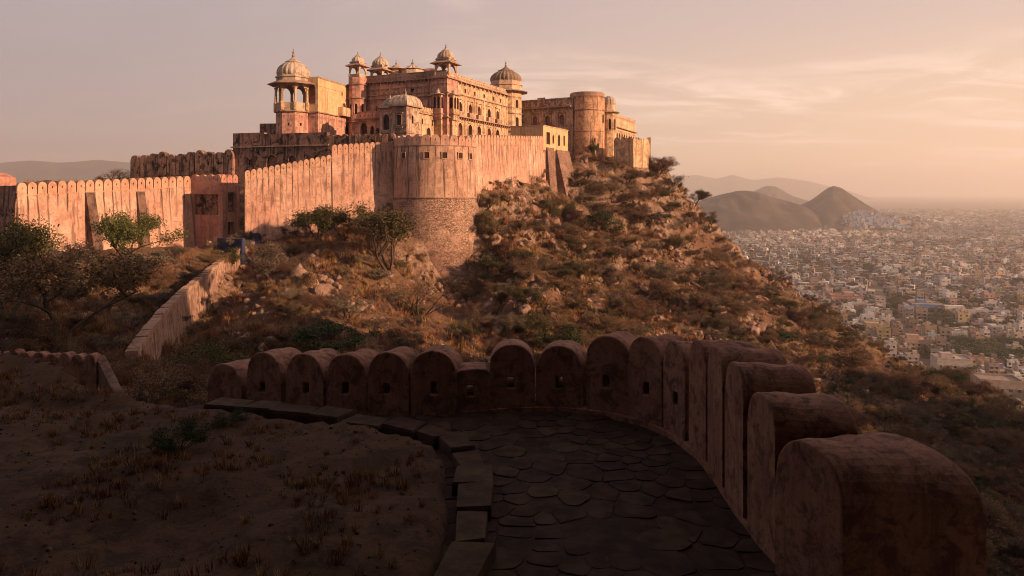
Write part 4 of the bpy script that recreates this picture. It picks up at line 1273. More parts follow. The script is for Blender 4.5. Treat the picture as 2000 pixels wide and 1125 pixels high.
for k in range(6):
    q = qc + qU * (.45 + k * .9); child('merlon', me, eb2, (q.x, q.y, 10.48), math.atan2(qU.y, qU.x))

# stepped wall climbing from the ravine to the gate
sw_pts = [P(496, 474, 99.5), P(470, 486, 96), P(440, 505, 90), P(400, 539, 81), P(365, 568, 73), P(330, 602, 63), P(296, 645, 53), P(266, 690, 45)]
stw = thing('stepped_wall', 'long stepped wall climbing the ravine up to the blue gate steps', 'wall', tuple(sw_pts[-1]))
def along(pts, t):
    d_ = [0]
    for a, b2 in zip(pts, pts[1:]): d_.append(d_[-1] + (b2 - a).length)
    s = t * d_[-1]
    for i in range(len(pts) - 1):
        if s <= d_[i + 1] or i == len(pts) - 2:
            return pts[i].lerp(pts[i + 1], (s - d_[i]) / (d_[i + 1] - d_[i]))
sm_ = []
for i in range(len(sw_pts) - 1):   # smooth curve through the points
    p0, p1, p2, p3 = sw_pts[max(0, i - 1)], sw_pts[i], sw_pts[i + 1], sw_pts[min(len(sw_pts) - 1, i + 2)]
    for k in range(5):
        t = k / 5; sm_.append(.5 * ((2 * p1) + (p2 - p0) * t + (2 * p0 - 5 * p1 + 4 * p2 - p3) * t * t + (3 * p1 - p0 - 3 * p2 + p3) * t ** 3))
sw_pts = sm_ + [sw_pts[-1]]
NS = 64
vs, fs, uv = [], [], []
for k in range(NS):
    a, b2 = along(sw_pts, k / NS), along(sw_pts, (k + 1) / NS)
    zt = (a.z + b2.z) / 2 - .22
    dv = Vector((b2.x - a.x, b2.y - a.y)).normalized(); nr = Vector((-dv.y, dv.x))   # towards the ravine's right side
    if nr.x < 0: nr = -nr
    o = len(vs)
    for q in (a, b2):
        for off, z in ((0, zt), (.45, zt - 6.5), (-.55, zt), (-.55, zt - 6.5)):
            vs.append((q.x + nr.x * off, q.y + nr.y * off, z))
    fs += [(o, o + 1, o + 5, o + 4), (o + 2, o + 6, o + 7, o + 3), (o, o + 4, o + 6, o + 2), (o, o + 2, o + 3, o + 1), (o + 4, o + 5, o + 7, o + 6)]
    uv += [(k * .5, 0), (k * .5, 6), (0, 0), (0, 6), (k * .5 + .5, 0), (k * .5 + .5, 6), (0, 0), (0, 6)]
    m_ = MB()
    q0 = Vector((a.x, a.y)) + nr * .1; q1 = Vector((b2.x, b2.y)) + nr * .1
    ln = (q1 - q0) * .94
    m_.box((q0.x, q0.y, zt + .005), (ln.x, ln.y, 0), (-nr.x * .74, -nr.y * .74, 0), (0, 0, .30 + random.uniform(0, .14)))
    m_.build('coping_stone', M['cornice'], stw)
mb = MB(); mb.add(vs, fs); mb.build('wall', M['old_wall'], stw)
# ------------------------------------------------------------------ foreground bastion: walk, parapet, kerb, bank
ML = [  # inner-face centre (x, y), top z, width, base z
    (-8.03, 20.0, -4.79, 1.34, -6.3), (-6.69, 19.3, -4.31, 1.24, -6.0), (-5.42, 18.7, -4.21, 1.24, -5.85), (-4.21, 18.2, -4.12, 1.20, -5.7), (-3.08, 17.8, -3.98, 1.12, -5.6),
    (-1.93, 17.55, -3.89, 1.13, -5.55), (-0.98, 17.6, -4.34, 0.90, -5.5), (0.0, 17.7, -3.76, 1.13, -5.45), (1.16, 17.6, -3.77, 1.15, -5.4), (2.30, 17.2, -3.45, 1.16, -5.4),
    (3.05, 16.5, -3.34, 1.02, -5.4), (3.52, 15.6, -3.25, 1.0, -5.4), (3.74, 14.5, -2.99, 1.10, -5.4), (3.76, 13.3, -2.86, 1.13, -5.4), (3.74, 12.1, -2.87, 1.13, -5.4),
    (3.78, 10.9, -3.06, 1.14, -5.4), (3.95, 9.6, -3.36, 1.22, -5.45)]
pw = thing('parapet_wall', 'curved parapet of thick round-topped merlons around the paved bastion', 'parapet', (0, 18.5, -5.7))
ctr = [Vector(m[:2]) for m in ML]
def fore_merlon(wd, ht, th, low, seed, fl=0.0):
    rnd = random.Random(seed)
    hw = wd / 2; nseg = 9
    hole_z = ht * (.36 if not low else .42); hs = rnd.uniform(.15, .19); hh = rnd.uniform(.24, .3)
    if low == 1: prof_ = [(-hw, 0), (hw, 0), (hw, ht * .93), (hw * .8, ht * .985), (hw * .2, ht), (-hw * .6, ht * .98), (-hw, ht * .88)]
    else:
        k0 = rnd.uniform(.98, 1.12); sp = ht - hw * k0; prof_ = [(-hw, 0), (hw, 0)]
        for k in range(nseg + 1):
            a = PI / 2 * k / nseg; prof_.append((hw * math.cos(a) ** .92, sp + hw * k0 * math.sin(a) ** .96))
        for k in range(nseg - 1, -1, -1):
            a = PI / 2 * k / nseg; prof_.append((-hw * math.cos(a) ** .92, sp + hw * k0 * math.sin(a) ** .96))
    hx = rnd.uniform(-.06, .06)
    hole = [(hx - hs / 2, hole_z), (hx + hs / 2, hole_z), (hx + hs / 2, hole_z + hh), (hx - hs / 2, hole_z + hh)]
    has_hole = low != 2
    n = len(prof_); mb = MB()
    for y, flip in ((0, False), (th, True)):
        loops = [[Vector((x, z, 0)) for x, z in prof_]] + ([[Vector((x, z, 0)) for x, z in hole]] if has_hole else [])
        tr = tessellate_polygon(loops)
        mb.add([(x * (1 + fl * y / th) + max(0, fl - .3) * y / th * .3, y, z - .09 * y * max(0, z / ht - .3)) for x, z in prof_ + (hole if has_hole else [])], [t if not flip else t[::-1] for t in tr])
    ny_ = 7
    vs, fs = [], []
    for j in range(ny_ + 1):
        y = th * j / ny_
        for x, z in prof_:
            s = 1.0
            s = 1 + fl * y / th
            vs.append((x * s + max(0, fl - .3) * y / th * .3, y, z - .09 * y * max(0, z / ht - .3) + (0.014 * math.sin(9 * y + 5 * x + seed) + .012 * fbm(x * 3 + seed, y * 3, 1.5) if 0 < j < ny_ and z > .1 else 0)))
    for j in range(ny_):
        for i in range(n): fs.append((j * n + i, (j + 1) * n + i, (j + 1) * n + (i + 1) % n, j * n + (i + 1) % n))
    mb.add(vs, fs)
    if has_hole: mb.add([(x, 0, z) for x, z in hole] + [(x * (1 + fl), th, z - .09 * th * max(0, z / ht - .3)) for x, z in hole], [(i, (i + 1) % 4, 4 + (i + 1) % 4, 4 + i) for i in range(4)])
    me = mb.mesh('merlon', M['fore'])
    bm = bmesh.new(); bm.from_mesh(me)
    bmesh.ops.remove_doubles(bm, verts=bm.verts, dist=1e-4)
    bmesh.ops.recalc_face_normals(bm, faces=bm.faces)
    es = [e for e in bm.edges if len(e.link_faces) == 2 and e.calc_face_angle(0) > .6 and e.verts[0].co.z > .05 and e.verts[1].co.z > .05]
    try: bmesh.ops.bevel(bm, geom=es, offset=.035, segments=2, affect='EDGES', profile=.5)
    except Exception: pass
    bm.to_mesh(me); bm.free()
    me.polygons.foreach_set('use_smooth', [False] * len(me.polygons))
    return me
for i, (x, y, zt, wd, zb) in enumerate(ML):
    a = ctr[max(0, i - 1)]; b2 = ctr[min(len(ctr) - 1, i + 1)]
    U_ = (b2 - a).normalized() if i < 16 else Vector((.35, -.94)).normalized()
    low = 1 if i in (6, 17) else (2 if i == 0 or i >= 12 else 0)
    th = 1.05 if i < 12 else (1.2 if i < 16 else 1.75)
    mm = fore_merlon(wd * (.86 if 10 < i < 16 else 1), zt - zb, th, low, i + 3, 0.0 if i < 8 else (.16 if i < 15 else (.3 if i == 15 else .75)))
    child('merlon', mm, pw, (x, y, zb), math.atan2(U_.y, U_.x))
# outer drop of the bastion below the merlons
vs, fs = [], []
for i, (x, y, zt, wd, zb) in enumerate(ML):
    a = ctr[max(0, i - 1)]; b2 = ctr[min(len(ctr) - 1, i + 1)]
    U_ = (b2 - a).normalized(); n_ = Vector((-U_.y, U_.x))
    for off, z in ((-.02, zb - .6), (-.02, zb + .12), (1.12, zb + .12), (1.9, -20)):
        vs.append((x + n_.x * off, y + n_.y * off, z))
for i in range(len(ML) - 1):
    for k in range(3): fs.append((i * 4 + k, i * 4 + k + 1, (i + 1) * 4 + k + 1, (i + 1) * 4 + k))
mb = MB(); mb.add(vs, fs); mb.build('outer_wall', M['fore'], pw)

# walk: earth bed and irregular flagstones
KC = [(-9.5, 18.6), (-7.5, 17.6), (-5.9, 17.2), (-4.56, 16.8), (-3.5, 16.35), (-2.74, 16.0), (-1.9, 15.6), (-1.27, 14.8), (-1.0, 13.7), (-.85, 11.9), (-.86, 10.5), (-.96, 9.6), (-1.0, 8.2), (-1.1, 6.5), (-1.2, 4.5)]
KV = [Vector(p) for p in KC]
def walk_z(x, y): return -5.40 + (-.07 * max(0, -x - 1.0)) + .02 * math.sin(x * 2.1 + y)
inner = [tuple(c) for c in ctr]
mb = MB()
vs, fs = [], []
gx2 = np.linspace(-11, 6.5, 60); gy2 = np.linspace(3, 22.5, 66)
for y in gy2:
    for x in gx2: vs.append((x, y, walk_z(x, y) - .014 + .012 * fbm(x, y, 1.3)))
for j in range(65):
    for i in range(59): fs.append((j * 60 + i, j * 60 + i + 1, (j + 1) * 60 + i + 1, (j + 1) * 60 + i))
def in_poly(p, poly):
    c = False; n = len(poly)
    for i in range(n):
        a, b2 = poly[i], poly[i - 1]
        if (a[1] > p[1]) != (b2[1] > p[1]) and p[0] < (b2[0] - a[0]) * (p[1] - a[1]) / (b2[1] - a[1]) + a[0]: c = not c
    return c
walk_poly = [tuple(p) for p in ctr] + [(5.5, 6), (5.5, 4)] + [tuple(p) for p in reversed(KC)]
keep = []
big_poly = [(c[0] * 1.0 + (0.6 if c[0] > 3 else 0), c[1] + (.6 if c[0] < 4.3 else 0)) for c in ctr] + [(6.0, 6), (6.0, 3)] + [(p[0] - .3, p[1] - .3) for p in reversed(KC)]
for f in fs:
    cx = sum(vs[i][0] for i in f) / 4; cy = sum(vs[i][1] for i in f) / 4
    if in_poly((cx, cy), big_poly): keep.append(f)
mb.add(vs, keep)
walk = mb.build('walkway', M['mortar'], kind='structure', label='earth bed of the flagstone walk inside the bastion', smooth=True)
sites = []
rs = random.Random(5)
for _ in range(6000):
    p = (rs.uniform(-8.5, 5.6), rs.uniform(6.5, 19.5))
    if not in_poly(p, walk_poly): continue
    dmin = .30 + .20 * (0.5 + .5 * math.sin(p[0] * 1.7 + p[1] * .9))
    if all((p[0] - q[0]) ** 2 + (p[1] - q[1]) ** 2 > dmin * dmin for q in sites): sites.append(p)
flags = []
for i, s in enumerate(sites):
    poly = [Vector((s[0] + .9 * math.cos(a), s[1] + .9 * math.sin(a))) for a in np.linspace(0, 2 * PI, 12, endpoint=False)]
    sv = Vector(s)
    for j, q in enumerate(sites):
        if j == i: continue
        qv = Vector(q); dv = qv - sv
        if dv.length > 2.0: continue
        mid_ = (qv + sv) / 2 - dv.normalized() * .007
        new = []
        for k in range(len(poly)):
            a, b2 = poly[k - 1], poly[k]
            da, db = (a - mid_).dot(dv), (b2 - mid_).dot(dv)
            if (da <= 0) != (db <= 0): new.append(a.lerp(b2, da / (da - db)))
            if db <= 0: new.append(b2)
        poly = new
        if len(poly) < 3: break
    if len(poly) < 3 or rs.random() < .07: continue
    pl_ = []
    for k in range(len(poly)):
        a, b2 = poly[k - 1], poly[k]
        for f_ in (.18, .5, .82):
            q = a.lerp(b2, f_); q = q + (sv - q) * rs.uniform(.0, .05); pl_.append(q)
    poly = pl_
    z0 = walk_z(*s); hgt = rs.uniform(-.006, .007)
    m_ = MB(); c = sum(poly, Vector((0, 0))) / len(poly)
    top = [(c.x + (p.x - c.x) * .985, c.y + (p.y - c.y) * .985) for p in poly]
    tx, ty = rs.uniform(-.004, .004), rs.uniform(-.004, .004)
    m_.add([(p.x, p.y, z0 - .03) for p in poly] + [(p[0], p[1], z0 + hgt + tx * (p[0] - c.x) + ty * (p[1] - c.y)) for p in top],
           [(k, (k + 1) % len(poly), len(poly) + (k + 1) % len(poly), len(poly) + k) for k in range(len(poly))] + [tuple(range(len(poly), 2 * len(poly)))])
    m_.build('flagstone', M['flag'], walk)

# kerb stones along the edge of the bank
kerb = thing('kerb', 'curving row of flat kerb stones edging the dirt bank', 'kerb', (KC[7][0], KC[7][1], -5.6))
def kpt(t):
    d_ = [0]
    for a, b2 in zip(KV, KV[1:]): d_.append(d_[-1] + (b2 - a).length)
    s = max(0, min(1, t)) * d_[-1]
    for i in range(len(KV) - 1):
        if s <= d_[i + 1] + 1e-9: return KV[i].lerp(KV[i + 1], (s - d_[i]) / (d_[i + 1] - d_[i])), (KV[i + 1] - KV[i]).normalized(), d_[-1]
t = 0.115; tot = kpt(0)[2]
while t < 0.985:
    ln = rs.uniform(.7, 1.15)
    t2 = min(1, t + ln / tot)
    a, da, _ = kpt(t); b2, db, _ = kpt(t2 - .03 / tot)
    na = Vector((da.y, -da.x)); nb = Vector((db.y, -db.x))   # to the left bank side is -n
    wi = rs.uniform(.42, .6); zt = -5.20 + rs.uniform(-.05, .035)
    quad = [a + na * -.1, b2 + nb * -.1, b2 + nb * -wi * -1, a + na * wi]
    if rs.random() < .5: quad = [a + na * .1, b2 + nb * .05, b2 - nb * wi, a - na * wi]
    else: quad = [a + na * .05, b2 + nb * .1, b2 - nb * wi, a - na * (wi + .06)]
    quad = [q + Vector((rs.uniform(-.07, .07), rs.uniform(-.07, .07))) for q in quad]
    m_ = MB()
    c = sum(quad, Vector((0, 0))) / 4
    rot_ = [q.to_3d() for q in quad]
    tops = [c + (q - c) * .95 for q in quad]
    zz = [zt + rs.uniform(-.02, .02) for _ in range(4)]
    m_.add([(q.x, q.y, -6.5) for q in quad] + [(q.x, q.y, zt - .05) for q in quad] + [(q.x, q.y, z) for q, z in zip(tops, zz)],
           [(k, (k + 1) % 4, 4 + (k + 1) % 4, 4 + k) for k in range(4)] + [(4 + k, 4 + (k + 1) % 4, 8 + (k + 1) % 4, 8 + k) for k in range(4)] + [(8, 9, 10, 11)])
    m_.build('kerb_stone', M['kerb'], kerb)
    t = t2

# dirt bank left of the kerb
def kerb_side(x, y):
    """distance to the kerb line, positive on the bank"""
    best = 1e9; sgn = 1
    for a, b2 in zip(KC, KC[1:]):
        ax, ay = a; dx, dy = b2[0] - ax, b2[1] - ay
        tt = max(0, min(1, ((x - ax) * dx + (y - ay) * dy) / (dx * dx + dy * dy)))
        qx, qy = ax + dx * tt - x, ay + dy * tt - y
        dd = qx * qx + qy * qy
        if dd < best: best = dd; sgn = 1 if (dx * (y - ay) - dy * (x - ax)) < 0 else -1
    return math.sqrt(best) * sgn
def bank_z(x, y):
    ks = kerb_side(x, y)
    z = -5.2 + .18 * fbm(x, y, .35) + .09 * fbm(x, y, 1.1, 5)
    z += .45 * math.exp(-((x + 13.5) / 4.5) ** 2 - ((y - 21.5) / 2.2) ** 2)           # mound at the back left
    z -= .35 * math.exp(-((x + 12) / 3.0) ** 2 - ((y - 17.8) / .7) ** 2)               # worn hollow before it
    z -= 1.3 * max(0, min(1, (y - 23.4) / 2.0)) + 1.2 * max(0, min(1, (y - 26) / 4))
    z -= 1.5 * max(0, min(1, (x + 12.6 - (y - 19) * .2) / 2.5)) * max(0, min(1, (y - 18.6) / 1.5))   # slips into the ravine
    if ks < .3: z -= min(1.2, (0.3 - ks) * 2.2)
    return z
xs_ = np.linspace(-34, 0.2, 130); ys_ = np.linspace(-6, 31, 140)
vs = [(float(x), float(y), bank_z(x, y)) for y in ys_ for x in xs_]
fs = [(j * 130 + i, j * 130 + i + 1, (j + 1) * 130 + i + 1, (j + 1) * 130 + i) for j in range(139) for i in range(129)]
fs = [f for f in fs if min(kerb_side(vs[i][0], vs[i][1]) for i in f) > -.25 or vs[f[0]][1] < 4.5]
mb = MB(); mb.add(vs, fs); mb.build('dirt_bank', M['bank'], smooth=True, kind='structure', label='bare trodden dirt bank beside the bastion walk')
BB = BVHTree.FromPolygons([Vector(v) for v in vs], fs)
def bground(x, y):
    h = BB.ray_cast(Vector((x, y, 50)), Vector((0, 0, -1)))
    return h[0].z if h[0] is not None else None

# small crenellated wall behind the mound, and its short return
lwl = thing('low_wall', 'knee-high ruined wall of little stone merlons behind the dirt mound', 'wall', (X(90, 25), 25, -6.6))
la, lb = V2(-60, 25.4), V2(188, 24.6); U_ = (lb - la).normalized(); N_ = Vector((U_.y, -U_.x)); L_ = (lb - la).length
mb = MB(); mb.box((la.x, la.y, -8), (U_ * L_).to_3d(), (-N_ * .4).to_3d(), (0, 0, 2.02)); mb.build('base', M['fore'], lwl)
nm = int(L_ / .46)
for k in range(nm):
    me_ = fore_merlon(.40, .40 + rs.uniform(-.05, .06), .38, 2, 40 + k)
    q = la + U_ * ((k + .5) * L_ / nm)
    child('merlon', me_, lwl, (q.x, q.y, -6.0 + rs.uniform(-.02, .02)), math.atan2(U_.y, U_.x) + rs.uniform(-.06, .06))
rw = thing('return_parapet', 'short plain wall sloping down from the end of the low ruined wall', 'wall', (X(215, 23), 23, -6.5))
ra, rb = V2(196, 25.2), V2(262, 20.2); U_ = (rb - ra).normalized(); N_ = Vector((U_.y, -U_.x)); L_ = (rb - ra).length
mb = MB(); z0_, z1_ = Z(694, 25.2), Z(694, 25.2) - .75
c_ = [ra + N_ * .14, rb + N_ * .1, rb - N_ * .1, ra - N_ * .14]
mb.add([(q.x, q.y, -8) for q in c_] + [(c_[0].x, c_[0].y, z0_ - .04), (c_[1].x, c_[1].y, z1_ - .05), (c_[2].x, c_[2].y, z1_), (c_[3].x, c_[3].y, z0_)], [(4, 5, 6, 7), (0, 1, 5, 4), (1, 2, 6, 5), (2, 3, 7, 6), (3, 0, 4, 7)])
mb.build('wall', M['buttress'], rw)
# ------------------------------------------------------------------ unseen ridge added behind and right of the viewpoint to shade the foreground
def shade_ridge_z(x, y):
    r = math.hypot(x * .75, y)
    z = -5.6
    back = max(0.0, -y - 2.2)
    z += 3.9 * min(1, max(0, -y + .6) / 1.2)              # ledge the viewpoint stands on
    z += min(46, back ** 1.0 * 2.3) * (1 + .18 * fbm(x, y, .07))
    z += min(30, max(0, -x - 21) * 2.0) * min(1, max(0, (15 - y) / 6)) * (1 + .2 * fbm(x, y, .09))   # shoulder added left of the bank to block sky light
    shade_spur = math.exp(-((y + 2 - .10 * (x - 30)) / 17.0) ** 2) if x > 0 else 0
    h = 44 * min(1, max(0, (x - 14) / 30)) * math.exp(-max(0, x - 120) / 45)
    z = max(z - max(0, x - 8) * .45 * (1 if y > -6 else .3), -5.6 - max(0, x - 7) * .75 + shade_spur * (h + max(0, x - 7) * .75))
    z = max(z, -75 + 76 * math.exp(-((x - 112 - 6 * math.sin(y * .06)) / 26) ** 2) * min(1, max(0, (86 - y) / 16)) - .04 * max(0, y - 20))   # the spur bends north, added to shade the lower slope
    return z + 1.1 * fbm(x, y, .16, 4) * min(1, max(0, -y + 1 if x < 9 else x - 9) / 4)
xs_ = np.linspace(-70, 190, 150); ys_ = np.linspace(-90, 84, 100)
vs, fs = [], []
for y in ys_:
    for x in xs_: vs.append((float(x), float(y), shade_ridge_z(x, y)))
for j in range(99):
    for i in range(149):
        q = [j * 150 + i, j * 150 + i + 1, (j + 1) * 150 + i + 1, (j + 1) * 150 + i]
        cx = sum(vs[k][0] for k in q) / 4; cy = sum(vs[k][1] for k in q) / 4
        if cy > 2 and -20 < cx < 13: continue
        if cx <= -20 and cy > -.75 * cx: continue
        if cy > 0.8 * cx and cx > 12: continue
        fs.append(tuple(q))
mb = MB(); mb.add(vs, fs); mb.build('ridge', M['hill'], smooth=True, kind='structure', label='rocky ridge added out of view behind the viewpoint, shading the foreground')

# ------------------------------------------------------------------ plants
def grow(seed, h, spread, n_stem=3, levels=4, lean=0.35, leaf_n=1600, leaf=.2, umbrella=.5, droop=0.0, base_r=None, thin=.34, open_=.0):
    """multi-stemmed thorn tree: returns (trunk mesh builder, crown mesh builder), base at the origin, unit metres"""
    rnd = random.Random(seed); tr = MB(); tips = []
    br = base_r or h * .028
    def rec(p, d_, ln, r, lev):
        pts, rads = [p], [r]; n = 4
        for k in range(n):
            d_ = (d_ + Vector((rnd.uniform(-.22, .22), rnd.uniform(-.22, .22), rnd.uniform(-.05, .16) - droop * lev * .05))).normalized()
            p = p + d_ * (ln / n); pts.append(p); rads.append(r * (1 - .42 * (k + 1) / n))
        tr.tube(pts, rads, 6 if lev < 2 else 3)
        if lev >= 2:
            for k in range(1, n + 1): tips.append((pts[k], lev))
        if lev < levels:
            for c in range(rnd.choice((2, 3, 3))):
                a = rnd.uniform(0, 2 * PI); s = rnd.uniform(.45, 1.0)
                nd = (d_ + Vector((math.cos(a), math.sin(a), rnd.uniform(-.25, .25) * (1 - umbrella) + .06)) * s * (1.0 if lev else .8)).normalized()
                rec(pts[rnd.choice((2, 3, 4, 4))], nd, ln * rnd.uniform(.58, .8), r * .55, lev + 1)
    for s in range(n_stem):
        a = 2 * PI * (s + rnd.random() * .6) / n_stem
        d0 = Vector((math.cos(a) * lean, math.sin(a) * lean, 1)).normalized()
        rec(Vector((math.cos(a) * br, math.sin(a) * br, -.3 * h * .1)), d0, h * rnd.uniform(.34, .46), br * rnd.uniform(.75, 1), 0)
    mx = max(t_[0].z for t_ in tips); k = h / mx
    mr = sorted(math.hypot(t_[0].x, t_[0].y) for t_ in tips)[int(len(tips) * .78)]; kr = spread / max(mr, .01)
    tr.v = [(v[0] * (1 + (kr - 1) * min(1, max(0, v[2]) / (h * .5))), v[1] * (1 + (kr - 1) * min(1, max(0, v[2]) / (h * .5))), v[2] * k) for v in tr.v]
    T = np.array([(t_[0].x * (1 + (kr - 1) * min(1, max(0, t_[0].z) / (h * .5))), t_[0].y * (1 + (kr - 1) * min(1, max(0, t_[0].z) / (h * .5))), t_[0].z * k) for t_ in tips])
    g = np.random.default_rng(seed)
    c = T[g.integers(0, len(T), leaf_n)] + g.normal(0, 1, (leaf_n, 3)) * np.array([spread * .10, spread * .10, h * .045])
    c[:, 2] = np.maximum(c[:, 2], .05)
    d1 = g.normal(0, 1, (leaf_n, 3)); d1 /= np.linalg.norm(d1, axis=1)[:, None]; d1[:, 2] = np.abs(d1[:, 2]) * .7 - droop
    d2 = np.cross(d1, g.normal(0, 1, (leaf_n, 3))); d2 /= np.linalg.norm(d2, axis=1)[:, None]
    s = leaf * g.uniform(.6, 1.5, leaf_n)[:, None]
    v = np.stack([c - d2 * s * thin, c + d1 * s * .55 + d2 * s * thin * .9, c + d1 * s * 1.5, c + d1 * s * .4 - d2 * s * thin * 1.6], 1).reshape(-1, 3)
    cr = MB(); cr.v = [tuple(x) for x in v]; cr.f = [(4 * i, 4 * i + 1, 4 * i + 2, 4 * i + 3) for i in range(leaf_n)]
    return tr, cr
PROTO = {}
def proto(key, *a, bark='bark', **kw):
    tr, cr = grow(*a, **kw)
    PROTO[key] = (tr.mesh('trunk', M[bark]), cr.mesh('crown', M['leaf_olive']), a[1], a[2])
proto('thorn', 3, 5.0, 3.6, n_stem=2, lean=.42, leaf_n=10000, leaf=.112, umbrella=.6)
proto('thorn2', 14, 5.0, 3.4, n_stem=3, lean=.5, leaf_n=10000, leaf=.112, umbrella=.4)
proto('umbrella', 21, 4.5, 3.8, n_stem=2, lean=.3, leaf_n=10000, leaf=.112, umbrella=1.0)
proto('round', 33, 4.0, 2.5, n_stem=4, lean=.35, leaf_n=12000, leaf=.112, umbrella=.15)
proto('bare', 41, 5.0, 3.2, n_stem=3, lean=.5, leaf_n=2600, leaf=.08, umbrella=.3, levels=5)
proto('bush', 52, 2.2, 1.9, n_stem=6, lean=.9, leaf_n=6000, leaf=.085, umbrella=.1, levels=3)
proto('bush2', 63, 1.8, 1.8, n_stem=7, lean=1.1, leaf_n=5500, leaf=.08, umbrella=.2, levels=3)
proto('twig', 71, 2.4, 1.9, n_stem=6, lean=.8, leaf_n=2400, leaf=.08, umbrella=.1, levels=4, bark='bark_pale')
proto('tallbush', 85, 3.4, 2.3, n_stem=6, lean=.6, leaf_n=11000, leaf=.08, umbrella=.0, levels=4, droop=.3)
def plant(name, key, x, y, z, hgt, rad, leafm, label, cat, group=None, rz=None, sink=.15):
    tm, cm, h0, r0 = PROTO[key]
    t_ = thing(name, label, cat, (x, y, z - sink), group)
    rz = random.uniform(0, 2 * PI) if rz is None else rz
    s = (rad / r0, rad / r0, hgt / h0)
    child('trunk', tm, t_, (x, y, z - sink), rz, s)
    c = child('crown', cm, t_, (x, y, z - sink), rz, s)
    if leafm != 'leaf_olive':
        c.material_slots[0].link = 'OBJECT'; c.material_slots[0].material = M[leafm]
    return t_
def plant_px(name, key, px, py, pw_, ph, leafm, label, cat, Y=None, **kw):
    """plant at the hill point seen at (px, py); pw_, ph: crown width and height in photo pixels"""
    if Y is None:
        q = shoot(px, py)
        if q is None: return None
        x, y, z = q
    else:
        x, y = X(px, Y), Y; z, _ = ground(x, y)
    return plant(name, key, x, y, z, ph / F * y, pw_ / 2 / F * y, leafm, label, cat, **kw)
TREES = [
    ('thorn_tree', 'thorn', 262, 543, 150, 128, 'leaf_green', 'spreading green thorn tree in front of the long wall buttresses', 'tree'),
    ('round_tree', 'round', 624, 470, 88, 72, 'leaf_green', 'bright green round tree growing against the rising wall', 'tree'),
    ('thorn_tree', 'thorn2', 758, 528, 165, 128, 'leaf_olive', 'wide many-stemmed thorn tree left of the round tower foot', 'tree'),
    ('leaning_tree', 'umbrella', 528, 560, 105, 88, 'leaf_grey', 'grey-olive tree leaning right above the head of the stepped wall', 'tree'),
    ('bare_tree', 'bare', 818, 628, 115, 92, 'leaf_brown', 'almost leafless tree on the grassy knoll below the tower', 'tree'),
    ('umbrella_tree', 'umbrella', 1196, 478, 92, 66, 'leaf_dark', 'dark green umbrella-shaped tree alone on the rocky slope', 'tree'),
    ('thorn_tree', 'umbrella', 964, 482, 88, 70, 'leaf_brown', 'rusty-brown thorn tree just right of the round tower', 'tree'),
    ('thorn_tree', 'thorn', 1092, 448, 58, 56, 'leaf_olive', 'small olive tree below the leaning buttress', 'tree'),
    ('thorn_tree', 'umbrella', 1125, 488, 74, 48, 'leaf_brown', 'low brown flat-topped tree left of the umbrella tree', 'tree'),
    ('ridge_tree', 'bare', 1384, 446, 40, 28, 'leaf_olive', 'little twiggy tree silhouetted against the round hill', 'tree'),
    ('yellow_bush', 'bush', 440, 516, 52, 46, 'leaf_green', 'yellow-green bush beside the blue parapet', 'bush'),
    ('large_bush', 'tallbush', 410, 700, 140, 128, 'leaf_green', 'tall leafy bush right of the stepped wall', 'bush'),
    ('thorn_tree', 'thorn', 115, 672, 250, 165, 'leaf_brown', 'broad olive thorn tree filling the hollow below the long wall', 'tree'),
    ('thorn_tree', 'thorn2', 12, 560, 190, 190, 'leaf_olive', 'tall tangled thorn tree at the left edge of the wall', 'tree'),
    ('grey_bush', 'twig', 130, 520, 95, 60, 'leaf_grey', 'pale leafless bush against the foot of the long wall', 'bush'),
    ('green_bush', 'bush', 640, 690, 130, 62, 'leaf_dark', 'dark green bush mass right behind the parapet merlons', 'bush'),
    ('thorn_tree', 'thorn2', 1020, 606, 66, 52, 'leaf_olive', 'olive tree on the slope straight above the tallest merlons', 'tree'),
    ('thorn_tree', 'thorn', 1040, 668, 75, 56, 'leaf_olive', 'lower olive tree leaning over scree above the parapet', 'tree'),
    ('green_bush', 'bush', 1100, 682, 80, 44, 'leaf_dark', 'dark green bush behind the merlons of the tall pair', 'bush'),
    ('thorn_tree', 'umbrella', 1312, 560, 70, 44, 'leaf_grey', 'grey twiggy tree below the pale rock outcrop', 'tree'),
    ('thorn_tree', 'thorn', 1300, 590, 70, 44, 'leaf_brown', 'brown thorn tree in the middle of the reddish slope', 'tree'),
    ('thorn_tree', 'thorn2', 1385, 610, 72, 42, 'leaf_brown', 'brown spreading tree on the reddish grass towards the ridge', 'tree'),
    ('tower_shrub', 'tallbush', 1159, 306, 18, 36, 'leaf_dark', 'dark climbing shrub on the ochre round tower', 'shrub'),
    ('ridge_bush', 'bush', 1285, 345, 42, 42, 'leaf_brown', 'wind-bent twiggy bush on the skyline beside the end bastion', 'bush'),
    ('skyline_bush', 'twig', 1308, 372, 50, 34, 'leaf_olive', 'bare skyline bush below the end bastion', 'bush'),
    ('foot_bush', 'bush', 948, 452, 52, 40, 'leaf_olive', 'dark bush pressed against the right side of the round tower', 'bush'),
    ('foot_bush', 'bush2', 955, 405, 48, 34, 'leaf_brown', 'dry bush where the receding wall meets the round tower', 'bush'),
    ('foot_bush', 'bush', 958, 535, 46, 38, 'leaf_olive', 'olive bush beside the rubble footing of the round tower', 'bush'),
    ('dead_trunk', 'bare', 925, 662, 40, 80, 'leaf_brown', 'dark crooked trunk on bare scree under the round tower', 'tree'),
]
placed = []
for name, key, px, py, pw_, ph, lm, lab, cat in TREES:
    Y = {115: 46, 12: 62, 410: 50, 440: 92, 1159: None}.get(px)
    t_ = plant_px(name, key, px, py, pw_, ph, lm, lab, cat, Y=Y)
    if t_: placed.append((t_.location.x, t_.location.y))
